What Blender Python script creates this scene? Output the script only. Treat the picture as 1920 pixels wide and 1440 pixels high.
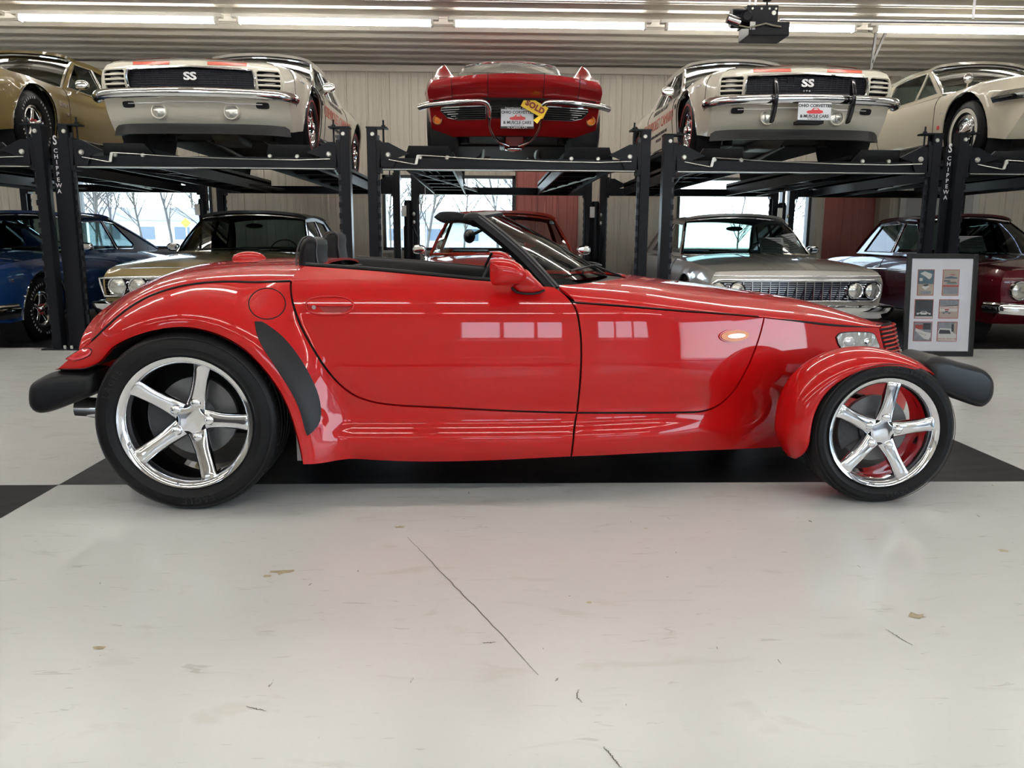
import bpy, bmesh, math, random
import numpy as np
from mathutils import Vector, Matrix, geometry
random.seed(7); rng = np.random.default_rng(7)
for o in list(bpy.data.objects): bpy.data.objects.remove(o)
SC = bpy.context.scene; COL = SC.collection
PI = math.pi
# ------------------------------------------------------------ camera
F = 1492.0; CAM_H = 1.10
def cam_basis(p, y, r):
    f = np.array([math.sin(y)*math.cos(p), math.cos(y)*math.cos(p), -math.sin(p)])
    rt = np.array([math.cos(y), -math.sin(y), 0.]); up = np.cross(rt, f)
    c, s = math.cos(r), math.sin(r)
    return c*rt+s*up, -s*rt+c*up, f
CA, CB, CC = cam_basis(math.radians(10.34), math.radians(1.746), math.radians(.315))
cam = bpy.data.cameras.new('camera'); camo = bpy.data.objects.new('camera', cam); COL.objects.link(camo)
M = Matrix(((CA[0], CB[0], -CC[0], 0), (CA[1], CB[1], -CC[1], 0), (CA[2], CB[2], -CC[2], CAM_H), (0, 0, 0, 1)))
camo.matrix_world = M
cam.sensor_width = 36; cam.lens = F/1920*36; cam.clip_end = 400; cam.clip_start = .02
SC.camera = camo
# ------------------------------------------------------------ sky, sun, exposure
W = bpy.data.worlds.new('sky'); SC.world = W; W.use_nodes = True
nt = W.node_tree; nt.nodes.clear()
tc = nt.nodes.new('ShaderNodeTexCoord'); sep = nt.nodes.new('ShaderNodeSeparateXYZ')
ramp = nt.nodes.new('ShaderNodeValToRGB'); bg = nt.nodes.new('ShaderNodeBackground'); out = nt.nodes.new('ShaderNodeOutputWorld')
nt.links.new(tc.outputs['Generated'], sep.inputs[0]); nt.links.new(sep.outputs['Z'], ramp.inputs[0])
ramp.color_ramp.elements[0].position = .0; ramp.color_ramp.elements[0].color = (.86, .9, 1, 1)
ramp.color_ramp.elements[1].position = .6; ramp.color_ramp.elements[1].color = (.42, .58, 1, 1)
nt.links.new(ramp.outputs[0], bg.inputs[0]); nt.links.new(bg.outputs[0], out.inputs[0])
bg.inputs[1].default_value = 7.0
sunl = bpy.data.lights.new('sun', 'SUN'); sunl.energy = 9; sunl.angle = math.radians(.6); sunl.color = (1, .95, .86)
suno = bpy.data.objects.new('sun', sunl); COL.objects.link(suno)
suno.rotation_euler = Vector((1, .12, -.62)).to_track_quat('-Z', 'Y').to_euler()   # low winter sun from the left, along the building
suno.location = (-20, 10, 12)
SC.view_settings.view_transform = 'Standard'; SC.view_settings.look = 'None'
SC.view_settings.gamma = 1; SC.view_settings.use_curve_mapping = False
SC.view_settings.exposure = 0.5
TUBE_STRENGTH = 17.0
# ------------------------------------------------------------ ray helpers (used once, to measure real positions)
def ray(px, py): return (px-960)/F*CA-(py-720)/F*CB+CC
def bp(px, py, Y):
    d = ray(px, py); t = Y/d[1]; return np.array([0, 0, CAM_H])+t*d
# ------------------------------------------------------------ materials
MATS = {}
def mat(name, col, rough=.5, metal=0., coat=0., noise=0., nscale=8., bump=0., bscale=40., spec=.5, emit=None, estr=0, coat_rough=.03, rvar=0.):
    if name in MATS: return MATS[name]
    m = bpy.data.materials.new(name); m.use_nodes = True; MATS[name] = m
    t = m.node_tree; b = t.nodes['Principled BSDF']
    b.inputs['Base Color'].default_value = (*col, 1); b.inputs['Roughness'].default_value = rough
    b.inputs['Metallic'].default_value = metal; b.inputs['Coat Weight'].default_value = coat
    b.inputs['Coat Roughness'].default_value = coat_rough; b.inputs['Specular IOR Level'].default_value = spec
    if emit: b.inputs['Emission Color'].default_value = (*emit, 1); b.inputs['Emission Strength'].default_value = estr
    co = t.nodes.new('ShaderNodeTexCoord')
    n = t.nodes.new('ShaderNodeTexNoise'); n.inputs['Scale'].default_value = nscale; n.inputs['Detail'].default_value = 4
    t.links.new(co.outputs['Object'], n.inputs['Vector'])
    mx = t.nodes.new('ShaderNodeMix'); mx.data_type = 'RGBA'
    k = 1-max(noise, .02)
    mx.inputs['A'].default_value = (col[0]*k, col[1]*k, col[2]*k, 1); mx.inputs['B'].default_value = (*[min(1, c*(2-k)) for c in col], 1)
    t.links.new(n.outputs['Fac'], mx.inputs['Factor']); t.links.new(mx.outputs['Result'], b.inputs['Base Color'])
    if rvar:
        mr = t.nodes.new('ShaderNodeMapRange'); mr.inputs['To Min'].default_value = rough-rvar; mr.inputs['To Max'].default_value = rough+rvar
        t.links.new(n.outputs['Fac'], mr.inputs['Value']); t.links.new(mr.outputs[0], b.inputs['Roughness'])
    if bump:
        n2 = t.nodes.new('ShaderNodeTexNoise'); n2.inputs['Scale'].default_value = bscale
        t.links.new(co.outputs['Object'], n2.inputs['Vector'])
        bu = t.nodes.new('ShaderNodeBump'); bu.inputs['Strength'].default_value = bump; bu.inputs['Distance'].default_value = .002
        t.links.new(n2.outputs['Fac'], bu.inputs['Height']); t.links.new(bu.outputs[0], b.inputs['Normal'])
    return m
def glass(name, tint=(.8, .88, .86), ior=1.45):
    if name in MATS: return MATS[name]
    m = bpy.data.materials.new(name); m.use_nodes = True; MATS[name] = m
    t = m.node_tree; t.nodes.clear(); o = t.nodes.new('ShaderNodeOutputMaterial')
    tr = t.nodes.new('ShaderNodeBsdfTransparent'); tr.inputs[0].default_value = (*tint, 1)
    gl = t.nodes.new('ShaderNodeBsdfGlossy'); gl.inputs['Roughness'].default_value = .02
    fr = t.nodes.new('ShaderNodeFresnel'); fr.inputs[0].default_value = ior
    mx = t.nodes.new('ShaderNodeMixShader')
    t.links.new(fr.outputs[0], mx.inputs[0]); t.links.new(tr.outputs[0], mx.inputs[1]); t.links.new(gl.outputs[0], mx.inputs[2])
    t.links.new(mx.outputs[0], o.inputs[0]); return m
def paint(name, col, rough=.45, metal=0., noise=.02): return mat(name, col, rough, metal, coat=.9, noise=noise, nscale=3, spec=.12)
CHROME = mat('chrome', (.82, .83, .85), .06, 1., noise=.02)
DULLM = mat('brushed_metal', (.5, .5, .52), .35, 1., noise=.15, nscale=20)
BLACKM = mat('black_steel', (.008, .009, .013), .38, 0, coat=.06, noise=.25, nscale=14, coat_rough=.15, rvar=.06, spec=.16)
RUBBER = mat('tire_rubber', (.008, .008, .009), .48, noise=.2, spec=.22, nscale=30, bump=.3, bscale=120)
BLACKP = mat('black_plastic', (.010, .010, .012), .40, spec=.3, noise=.15, nscale=20, bump=.2, bscale=300)
BLACKV = mat('black_vinyl', (.008, .008, .010), .5, spec=.25, noise=.2, nscale=25, bump=.3, bscale=200)
DARK = mat('dark_void', (.008, .008, .009), .8, noise=.2)
WHITEP = mat('white_print', (.8, .8, .82), .5)
BOLT = mat('zinc_bolt', (.62, .62, .58), .35, .6, noise=.15, nscale=60)
GLASS = glass('clear_glass', (.86, .92, .9)); TINT = glass('tinted_glass', (.45, .55, .53)); DTINT = glass('dark_tinted_glass', (.22, .26, .26))
LENS = mat('lamp_lens', (.80, .80, .78), .12, .35, coat=1., noise=.3, nscale=30)
CLEARL = mat('clear_lamp', (.55, .54, .50), .18, .75, coat=1., noise=.45, nscale=50)
AMBER = mat('amber_lens', (.75, .20, .01), .25, coat=.35, spec=.2, noise=.2, nscale=40)
# ------------------------------------------------------------ object helpers
def link(name, me, m=None, parent=None, smooth=False):
    o = bpy.data.objects.new(name, me); COL.objects.link(o)
    if m is not None: me.materials.append(m)
    if parent is not None: o.parent = parent
    if smooth: me.polygons.foreach_set('use_smooth', [True]*len(me.polygons)); me.update()
    return o
def mesh(name, V, Fc, m=None, parent=None, smooth=False, normals=None):
    me = bpy.data.meshes.new(name); me.from_pydata([tuple(map(float, v)) for v in V], [], [tuple(map(int, f)) for f in Fc]); me.update()
    o = link(name, me, m, parent, smooth)
    if normals is not None: me.normals_split_custom_set_from_vertices([tuple(map(float, n)) for n in normals])
    return o
def tag(o, label=None, cat=None, group=None, kind=None):
    if label: o['label'] = label
    if cat: o['category'] = cat
    if group: o['group'] = group
    if kind: o['kind'] = kind
    return o
def empty(name, loc=(0, 0, 0), rz=0, label=None, cat=None, group=None, kind=None, parent=None):
    o = bpy.data.objects.new(name, None); COL.objects.link(o); o.location = loc; o.rotation_euler = (0, 0, rz); o.empty_display_size = .1
    if parent: o.parent = parent
    return tag(o, label, cat, group, kind)
class MB:
    def __init__(s): s.V = []; s.F = []
    def add(s, V, Fc):
        n = len(s.V); s.V += [tuple(map(float, v)) for v in V]; s.F += [tuple(i+n for i in f) for f in Fc]; return s
    def box(s, x0, x1, y0, y1, z0, z1):
        return s.add([(x0,y0,z0),(x1,y0,z0),(x1,y1,z0),(x0,y1,z0),(x0,y0,z1),(x1,y0,z1),(x1,y1,z1),(x0,y1,z1)],
                     [(0,3,2,1),(4,5,6,7),(0,1,5,4),(1,2,6,5),(2,3,7,6),(3,0,4,7)])
    def tube(s, pts, r, n=8, closed=False):
        P = [Vector(p) for p in pts]; R = r if hasattr(r, '__len__') else [r]*len(P); L = len(P); V = []; Fc = []
        up = None
        for i, p in enumerate(P):
            if closed: t = P[(i+1) % L]-P[i-1]
            else: t = P[min(i+1, L-1)]-P[max(i-1, 0)]
            t.normalize()
            if up is None: up = Vector((0, 0, 1)) if abs(t.z) < .9 else Vector((1, 0, 0))
            a = t.cross(up); a.normalize(); b = a.cross(t); up = b
            for k in range(n):
                th = 2*PI*k/n; V.append(p+R[i]*(math.cos(th)*a+math.sin(th)*b))
        for i in range(L if closed else L-1):
            j = (i+1) % L
            for k in range(n): Fc.append((i*n+k, i*n+(k+1) % n, j*n+(k+1) % n, j*n+k))
        if not closed: Fc.append(tuple(range(n))[::-1]); Fc.append(tuple((L-1)*n+k for k in range(n)))
        return s.add(V, Fc)
    def lathe(s, prof, c=(0, 0, 0), axis='y', n=32, close=False):
        V = []; Fc = []; c = Vector(c)
        for (r, h) in prof:
            for k in range(n):
                a = 2*PI*k/n; ca, sa = math.cos(a)*r, math.sin(a)*r
                V.append(c+Vector({'y': (ca, h, sa), 'x': (h, ca, sa), 'z': (ca, sa, h)}[axis]))
        m = len(prof)
        for i in range(m if close else m-1):
            j = (i+1) % m
            for k in range(n): Fc.append((i*n+k, i*n+(k+1) % n, j*n+(k+1) % n, j*n+k))
        return s.add(V, Fc)
    def prism(s, poly, a0, a1, axis='y'):
        n = len(poly)
        f = {'y': lambda p, a: (p[0], a, p[1]), 'x': lambda p, a: (a, p[0], p[1]), 'z': lambda p, a: (p[0], p[1], a)}[axis]
        return s.add([f(p, a0) for p in poly]+[f(p, a1) for p in poly],
                     [tuple(range(n)), tuple(range(2*n-1, n-1, -1))]+[(i, (i+1) % n, (i+1) % n+n, i+n) for i in range(n)])
    def ellip(s, c, r, nu=12, nv=8):
        prof = [(math.sin(PI*i/nv), math.cos(PI*i/nv)) for i in range(nv+1)]; V = []; Fc = []
        for (q, h) in prof:
            for k in range(nu):
                a = 2*PI*k/nu; V.append((c[0]+r[0]*q*math.cos(a), c[1]+r[1]*q*math.sin(a), c[2]+r[2]*h))
        for i in range(nv):
            for k in range(nu): Fc.append((i*nu+k, (i+1)*nu+k, (i+1)*nu+(k+1) % nu, i*nu+(k+1) % nu))
        return s.add(V, Fc)
    def build(s, name, m, parent=None, smooth=False, bevel=0, bseg=2, auto=None):
        me = bpy.data.meshes.new(name); me.from_pydata(s.V, [], s.F)
        bm = bmesh.new(); bm.from_mesh(me); bmesh.ops.remove_doubles(bm, verts=bm.verts, dist=1e-6)
        bmesh.ops.recalc_face_normals(bm, faces=bm.faces)
        if bevel: bmesh.ops.bevel(bm, geom=[e for e in bm.edges if len(e.link_faces) == 2 and e.calc_face_angle(0) > .6], offset=bevel, segments=bseg, affect='EDGES', profile=.5)
        bm.to_mesh(me); bm.free()
        o = link(name, me, m, parent, smooth)
        if smooth or auto: me.set_sharp_from_angle(angle=auto or .7); me.polygons.foreach_set('use_smooth', [True]*len(me.polygons))
        return o
def box(name, m, x0, x1, y0, y1, z0, z1, parent=None, bevel=0): return MB().box(x0, x1, y0, y1, z0, z1).build(name, m, parent, bevel=bevel)
def tube(name, m, pts, r, parent=None, n=8, closed=False): return MB().tube(pts, r, n, closed).build(name, m, parent, smooth=True, auto=1.0)
def text(name, s, size, m, parent=None, xf=None, ext=.002, align='CENTER', bend=None, sx=1., space=1., bold=0.):
    cu = bpy.data.curves.new('t', 'FONT'); cu.body = s; cu.size = size; cu.align_x = align; cu.align_y = 'CENTER'; cu.extrude = ext; cu.space_character = space
    cu.resolution_u = 3; cu.offset = bold
    to = bpy.data.objects.new('t', cu); COL.objects.link(to)
    bpy.context.view_layer.update()
    me = bpy.data.meshes.new_from_object(to.evaluated_get(bpy.context.evaluated_depsgraph_get()))
    bpy.data.objects.remove(to); bpy.data.curves.remove(cu)
    for v in me.vertices:
        p = Vector((v.co.x*sx, v.co.y, v.co.z))
        v.co = bend(p) if bend else (xf @ p if xf else p)
    me.name = name; me.materials.clear()
    return link(name, me, m, parent)
def frame_xf(o, right, up, off=0.):
    """matrix placing text drawn in xy at o, running along right, standing along up"""
    r = Vector(right).normalized(); u = Vector(up).normalized(); n = r.cross(u)
    return Matrix(((r.x, u.x, n.x, o[0]), (r.y, u.y, n.y, o[1]), (r.z, u.z, n.z, o[2]), (0, 0, 0, 1)))
# ------------------------------------------------------------ curves and panels
class Spl:
    """smoothed monotone interpolation of (x, y) knots"""
    def __init__(s, pts, smooth=.0):
        x = np.array([p[0] for p in pts], float); y = np.array([p[1] for p in pts], float)
        h = np.diff(x); d = np.diff(y)/h; m = np.zeros(len(x)); m[0], m[-1] = d[0], d[-1]
        for i in range(1, len(x)-1):
            if d[i-1]*d[i] > 0: w1, w2 = 2*h[i]+h[i-1], h[i]+2*h[i-1]; m[i] = (w1+w2)/(w1/d[i-1]+w2/d[i])
        N = 800; X = np.linspace(x[0], x[-1], N); i = np.clip(np.searchsorted(x, X)-1, 0, len(x)-2); t = (X-x[i])/h[i]
        Y = (1+2*t)*(1-t)**2*y[i]+t*(1-t)**2*h[i]*m[i]+t*t*(3-2*t)*y[i+1]+t*t*(t-1)*h[i]*m[i+1]
        if smooth > 0:
            w = max(1, int(smooth/(X[1]-X[0]))); k = np.hanning(2*w+3)[1:-1]; k /= k.sum(); c = len(k)//2
            ext = np.concatenate([Y[0]+(Y[1]-Y[0])*np.arange(-c, 0), Y, Y[-1]+(Y[-1]-Y[-2])*np.arange(1, c+1)])
            Y = np.convolve(ext, k, 'valid')
        s.X, s.Y = X, Y; s.d = X[1]-X[0]
        s.G = np.gradient(Y, X)
    def __call__(s, q):
        q = np.asarray(q, float); u = (np.clip(q, s.X[0], s.X[-1])-s.X[0])/s.d; i = np.minimum(u.astype(int), len(s.X)-2); t = u-i
        y = (1+2*t)*(1-t)**2*s.Y[i]+t*(1-t)**2*s.d*s.G[i]+t*t*(3-2*t)*s.Y[i+1]+t*t*(t-1)*s.d*s.G[i+1]
        return y+np.where(q < s.X[0], (q-s.X[0])*s.G[0], 0)+np.where(q > s.X[-1], (q-s.X[-1])*s.G[-1], 0)
def curve2(pts, n=None, step=None):
    """smooth curve through points (any dimension), resampled"""
    P = np.array(pts, float); d = np.r_[0, np.cumsum(np.linalg.norm(np.diff(P, axis=0), axis=1))]
    if n is None: n = max(2, int(d[-1]/step)+1)
    # Catmull-Rom
    q = np.linspace(0, d[-1], n); i = np.clip(np.searchsorted(d, q, 'right')-1, 0, len(P)-2); h = (d[i+1]-d[i])[:, None]; t = ((q-d[i])/(d[i+1]-d[i]))[:, None]
    m = np.zeros_like(P); m[1:-1] = (P[2:]-P[:-2])/(d[2:]-d[:-2])[:, None]; m[0] = (P[1]-P[0])/(d[1]-d[0]); m[-1] = (P[-1]-P[-2])/(d[-1]-d[-2])
    return (1+2*t)*(1-t)**2*P[i]+t*(1-t)**2*h*m[i]+t*t*(3-2*t)*P[i+1]+t*t*(t-1)*h*m[i+1]
def inside(P, poly):
    x, y = P[:, 0], P[:, 1]; r = np.zeros(len(P), bool); n = len(poly); j = n-1
    for i in range(n):
        xi, yi = poly[i]; xj, yj = poly[j]
        if yi != yj:
            c = ((yi > y) != (yj > y)) & (x < (xj-xi)*(y-yi)/(yj-yi)+xi); r ^= c
        j = i
    return r
def distpoly(P, L, closed=True):
    L = np.asarray(L, float); A = L if closed else L[:-1]; B = np.roll(L, -1, 0) if closed else L[1:]
    best = np.full(len(P), 1e9)
    for a, b in zip(A, B):
        e = b-a; ll = e@e
        if ll < 1e-14: continue
        t = np.clip(((P-a)@e)/ll, 0, 1); best = np.minimum(best, np.linalg.norm(P-a-t[:, None]*e, axis=1))
    return best
def resamp(poly, step):
    o = []; n = len(poly)
    for i in range(n):
        a = np.array(poly[i], float); b = np.array(poly[(i+1) % n], float); k = max(1, int(math.ceil(np.linalg.norm(b-a)/step)))
        for j in range(k): o.append(a+(b-a)*j/k)
    return np.array(o)
def area(p): p = np.asarray(p); return .5*np.sum(p[:, 0]*np.roll(p[:, 1], -1)-np.roll(p[:, 0], -1)*p[:, 1])
def inset(p, g):
    p = np.asarray(p, float); s = 1 if area(p) > 0 else -1
    e = np.roll(p, -1, 0)-np.roll(p, 1, 0); e /= np.linalg.norm(e, axis=1)[:, None]+1e-12
    return p+s*g*np.c_[-e[:, 1], e[:, 0]]
def panel(name, poly, lift, step, m, parent=None, flip=False, holes=(), gap=0., thick=.012, eps=1e-3, rim=True):
    """cuts a 2-D outline out of a curved surface given by lift(u, v): one sheet with turned edges"""
    B = resamp(poly, step)
    if gap: B = inset(B, gap)
    Hs = [resamp(h, step) for h in holes]
    if gap: Hs = [inset(h, -gap) for h in Hs]
    lo, hi = B.min(0), B.max(0)
    gx, gy = np.arange(lo[0]+step/2, hi[0], step), np.arange(lo[1]+step/2, hi[1], step)
    G = np.array([(a+(step/2 if k % 2 else 0), b) for k, b in enumerate(gy) for a in gx]).reshape(-1, 2)
    if len(G):
        k = inside(G, B)
        for h in Hs: k &= ~inside(G, h)
        G = G[k]
    for h in [B]+Hs:
        if len(G): G = G[distpoly(G, h) > step*.45]
    allv = np.vstack([B]+Hs+[G]) if len(G) else np.vstack([B]+Hs)
    E = []; n0 = 0; loops = []
    for h in [B]+Hs: n = len(h); E += [(n0+i, n0+(i+1) % n) for i in range(n)]; loops.append((n0, n)); n0 += n
    r = geometry.delaunay_2d_cdt([Vector(v) for v in allv], E, [], 0, 1e-6)
    vo = np.array([tuple(v) for v in r[0]]); T = np.array(r[2])
    c = vo[T].mean(1); k = inside(c, B)
    for h in Hs: k &= ~inside(c, h)
    T = T[k]; inv = {}
    for i, o in enumerate(r[3]):
        for q in o: inv[q] = i
    u, v = vo[:, 0], vo[:, 1]; e = eps
    P = lift(u, v); Nn = np.cross(lift(u+e, v)-lift(u-e, v), lift(u, v+e)-lift(u, v-e))
    Nn /= np.linalg.norm(Nn, axis=1)[:, None]+1e-15
    if flip: Nn = -Nn
    # face orientation to match normal
    a, b, cc = P[T[:, 0]], P[T[:, 1]], P[T[:, 2]]; fn = np.cross(b-a, cc-a); bad = np.einsum('ij,ij->i', fn, Nn[T[:, 0]]) < 0
    T[bad] = T[bad][:, ::-1]
    V = list(P); NN = list(Nn); Fc = [tuple(t) for t in T]
    if rim and thick:
        for (s0, n) in loops:
            ids = [inv.get(s0+i, s0+i) for i in range(n)]
            cen = len(V)
            for i in range(n):
                p, nn = P[ids[i]], Nn[ids[i]]; tg = P[ids[(i+1) % n]]-P[ids[i-1]]; tg /= np.linalg.norm(tg)+1e-12; on = np.cross(tg, nn)
                V += [p, p-nn*thick]; NN += [on, on]
            for i in range(n):
                j = (i+1) % n; Fc.append((cen+2*i, cen+2*i+1, cen+2*j+1, cen+2*j))
    used = sorted({i for f in Fc for i in f}); rm = {q: i for i, q in enumerate(used)}
    return mesh(name, [V[i] for i in used], [tuple(rm[i] for i in f) for f in Fc], m, parent, True, [NN[i] for i in used])
def surf(name, fn, u, v, m, parent=None, thick=0., flip=False):
    """grid surface P = fn(U, V) on the given u and v samples"""
    U, Vv = np.meshgrid(u, v, indexing='ij'); P = fn(U.ravel(), Vv.ravel()); nu, nv = len(u), len(v)
    Fc = [(i*nv+j, (i+1)*nv+j, (i+1)*nv+j+1, i*nv+j+1) for i in range(nu-1) for j in range(nv-1)]
    if flip: Fc = [f[::-1] for f in Fc]
    V = [tuple(p) for p in P]
    if thick:
        Pg = P.reshape(nu, nv, 3); gu = np.gradient(Pg, axis=0); gv = np.gradient(Pg, axis=1); N = np.cross(gu, gv); N /= np.linalg.norm(N, axis=2)[:, :, None]+1e-12
        if flip: N = -N
        ring = [(i, 0) for i in range(nu)]+[(nu-1, j) for j in range(1, nv)]+[(i, nv-1) for i in range(nu-2, -1, -1)]+[(0, j) for j in range(nv-2, 0, -1)]
        n0 = len(V); R = len(ring)
        for (i, j) in ring: V += [tuple(Pg[i, j]), tuple(Pg[i, j]-N[i, j]*thick)]
        for k in range(R): q = (k+1) % R; Fc.append((n0+2*k, n0+2*k+1, n0+2*q+1, n0+2*q))
    return mesh(name, V, Fc, m, parent, True)
def pillow(name, outl, a0, a1, r, m, parent=None, axis='y', nr=5, wrap=None):
    """outline extruded from a0 to a1 with well rounded edges"""
    O = np.array(outl, float); n = len(O); rows = []; c0 = (O.max(0)+O.min(0))/2; hw = (O.max(0)-O.min(0))/2; r = min(r, hw.min()*.92, abs(a1-a0)*.499)
    s = math.copysign(1, a1-a0)
    for k in range(nr+1):
        t = k/nr*PI/2; rows.append((a0+s*r*(1-math.sin(t)), r*(1-math.cos(t))))
    rows = [(a0+s*r*(1-math.sin(k/nr*PI/2)), r*(1-math.cos(k/nr*PI/2))) for k in range(nr, -1, -1)]
    rows = [(a0+s*(r-r*math.cos(t)), r-r*math.sin(t)) for t in np.linspace(0, PI/2, nr+1)]
    rows += [(a1-s*(r-r*math.cos(t)), r-r*math.sin(t)) for t in np.linspace(PI/2, 0, nr+1)]
    V = []; Fc = []
    for (a, g) in rows:
        q = c0+(O-c0)*(1-g/hw)
        for p in q:
            w = {'y': (p[0], a, p[1]), 'x': (a, p[0], p[1]), 'z': (p[0], p[1], a)}[axis]
            V.append(wrap(w) if wrap else w)
    for i in range(len(rows)-1):
        for k in range(n): Fc.append((i*n+k, i*n+(k+1) % n, (i+1)*n+(k+1) % n, (i+1)*n+k))
    Fc.append(tuple(range(n))[::-1]); Fc.append(tuple((len(rows)-1)*n+k for k in range(n)))
    return MB().add(V, Fc).build(name, m, parent, smooth=True, auto=1.2)
def ellp(cx, cy, rx, ry, n=24, p=2.): return [(cx+rx*math.copysign(abs(math.cos(t))**(2/p), math.cos(t)), cy+ry*math.copysign(abs(math.sin(t))**(2/p), math.sin(t))) for t in np.linspace(0, 2*PI, n, endpoint=False)]
def sweep(name, path, prof, m, parent=None, closed=False):
    """profile (out, up) swept along a mostly horizontal path"""
    P = [Vector(p) for p in path]; V = []; Fc = []; n = len(prof)
    for i, p in enumerate(P):
        t = P[min(i+1, len(P)-1)]-P[max(i-1, 0)]; t.z = 0; t.normalize(); o = Vector((t.y, -t.x, 0))
        for (a, b) in prof: V.append(p+o*a+Vector((0, 0, b)))
    for i in range(len(P)-1):
        for k in range(n): Fc.append((i*n+k, i*n+(k+1) % n, (i+1)*n+(k+1) % n, (i+1)*n+k))
    Fc.append(tuple(range(n))[::-1]); Fc.append(tuple((len(P)-1)*n+k for k in range(n)))
    return MB().add(V, Fc).build(name, m, parent, smooth=True, auto=1.1)
# ============================================================ THE ROOM
X0, X1, YF, YB, ZC = -11.0, 9.6, -6.5, 13.6, 3.84
TX0, TX1, TY = -1.93, 2.62, 3.496           # painted checker: corner lines of the large black square
# floor: white and black epoxy squares
def floor_mat(name, col, black=False):
    m = bpy.data.materials.new(name); m.use_nodes = True; t = m.node_tree; b = t.nodes['Principled BSDF']
    co = t.nodes.new('ShaderNodeTexCoord')
    def noise(sc, det=6, stretch=None, dist=0):
        n = t.nodes.new('ShaderNodeTexNoise'); n.inputs['Scale'].default_value = sc; n.inputs['Detail'].default_value = det; n.inputs['Distortion'].default_value = dist
        if stretch:
            mp = t.nodes.new('ShaderNodeMapping'); mp.inputs['Scale'].default_value = stretch; t.links.new(co.outputs['Object'], mp.inputs[0]); t.links.new(mp.outputs[0], n.inputs['Vector'])
        else: t.links.new(co.outputs['Object'], n.inputs['Vector'])
        return n
    def ramp2(src, p0, p1, c0, c1):
        r = t.nodes.new('ShaderNodeValToRGB'); r.color_ramp.elements[0].position = p0; r.color_ramp.elements[1].position = p1
        r.color_ramp.elements[0].color = (*c0, 1); r.color_ramp.elements[1].color = (*c1, 1); t.links.new(src, r.inputs[0]); return r.outputs[0]
    def mul(a, bb, f=1.):
        x = t.nodes.new('ShaderNodeMix'); x.data_type = 'RGBA'; x.blend_type = 'MULTIPLY'; x.inputs['Factor'].default_value = f
        t.links.new(a, x.inputs['A']); t.links.new(bb, x.inputs['B']); return x.outputs['Result']
    n1 = noise(.8); base = ramp2(n1.outputs['Fac'], .3, .7, [c*.93 for c in col], col)
    n2 = noise(3.5, 8, (1, 2.2, 1), 1.5); st = ramp2(n2.outputs['Fac'], .28, .40, (.86, .84, .78), (1, 1, 1)); c = mul(base, st, .6)
    n3 = noise(38, 3, (1, .35, 1), .5); sp = ramp2(n3.outputs['Fac'], .245, .262, (.35, .33, .28), (1, 1, 1)); c = mul(c, sp, .8)
    n4 = noise(7, 10, (.5, 3, 1), 2.5); sc = ramp2(n4.outputs['Fac'], .30, .34, (.7, .68, .62), (1, 1, 1)); c = mul(c, sc, .55)
    t.links.new(c, b.inputs['Base Color'])
    r = t.nodes.new('ShaderNodeMapRange'); r.inputs['To Min'].default_value = .17; r.inputs['To Max'].default_value = .3; t.links.new(n2.outputs['Fac'], r.inputs['Value'])
    if black: r.inputs['To Min'].default_value = .3; r.inputs['To Max'].default_value = .45
    t.links.new(r.outputs[0], b.inputs['Roughness']); b.inputs['Specular IOR Level'].default_value = .2 if black else .45
    bu = t.nodes.new('ShaderNodeBump'); bu.inputs['Strength'].default_value = .12; bu.inputs['Distance'].default_value = .003
    nb = noise(2.5, 2); t.links.new(nb.outputs['Fac'], bu.inputs['Height']); t.links.new(bu.outputs[0], b.inputs['Normal'])
    return m
FW = floor_mat('white_epoxy', (.60, .605, .595)); FB = floor_mat('black_epoxy', (.012, .012, .014), True)
fl = MB().box(X0-.2, X1+.2, YF-.2, YB+.2, -.12, 0).build('floor', FW); tag(fl, kind='structure')
s = TX1-TX0
for i in range(-3, 3):
    for j in range(-2, 3):
        if (i+j) % 2 == 0:
            ax, ay = TX0+i*s, TY+j*s
            cx0, cx1, cy0, cy1 = max(ax, X0), min(ax+s, X1), max(ay, YF), min(ay+s, YB)
            if cx1 > cx0 and cy1 > cy0: mesh('painted_square', [(cx0, cy0, .0008), (cx1, cy0, .0008), (cx1, cy1, .0008), (cx0, cy1, .0008)], [(0, 1, 2, 3)], FB, fl)
# hairline crack and floor scuffs in front of the car
CRK = mat('floor_crack', (.12, .11, .1), .8)
def onfloor(px, py): d = ray(px, py); t = -CAM_H/d[2]; return np.array([0, 0, CAM_H])+t*d
def crack(pts, w):
    P = curve2([onfloor(*p)[:2] for p in pts], 30); P += rng.normal(0, .0015, P.shape); V = []
    for i, p in enumerate(P):
        t = P[min(i+1, 29)]-P[max(i-1, 0)]; t /= np.linalg.norm(t); n = np.array([-t[1], t[0]])*w/2*(.4+.6*math.sin(PI*(i+.5)/30)); V += [(*(p+n), .0012), (*(p-n), .0012)]
    mesh('hairline_crack', V, [(2*i, 2*i+1, 2*i+3, 2*i+2) for i in range(29)], CRK, fl)
crack([(764, 1008), (830, 1075), (905, 1153), (960, 1212), (1008, 1266)], .0035); crack([(1085, 1293), (1082, 1306), (1092, 1318)], .003); crack([(1132, 1400), (1165, 1440)], .003)
crack([(1660, 1180), (1710, 1210)], .003); crack([(905, 1206), (930, 1205)], .003); crack([(460, 1325), (500, 1334)], .003)
STAIN = mat('floor_stain', (.36, .31, .2), .5, noise=.4, nscale=60)
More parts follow.
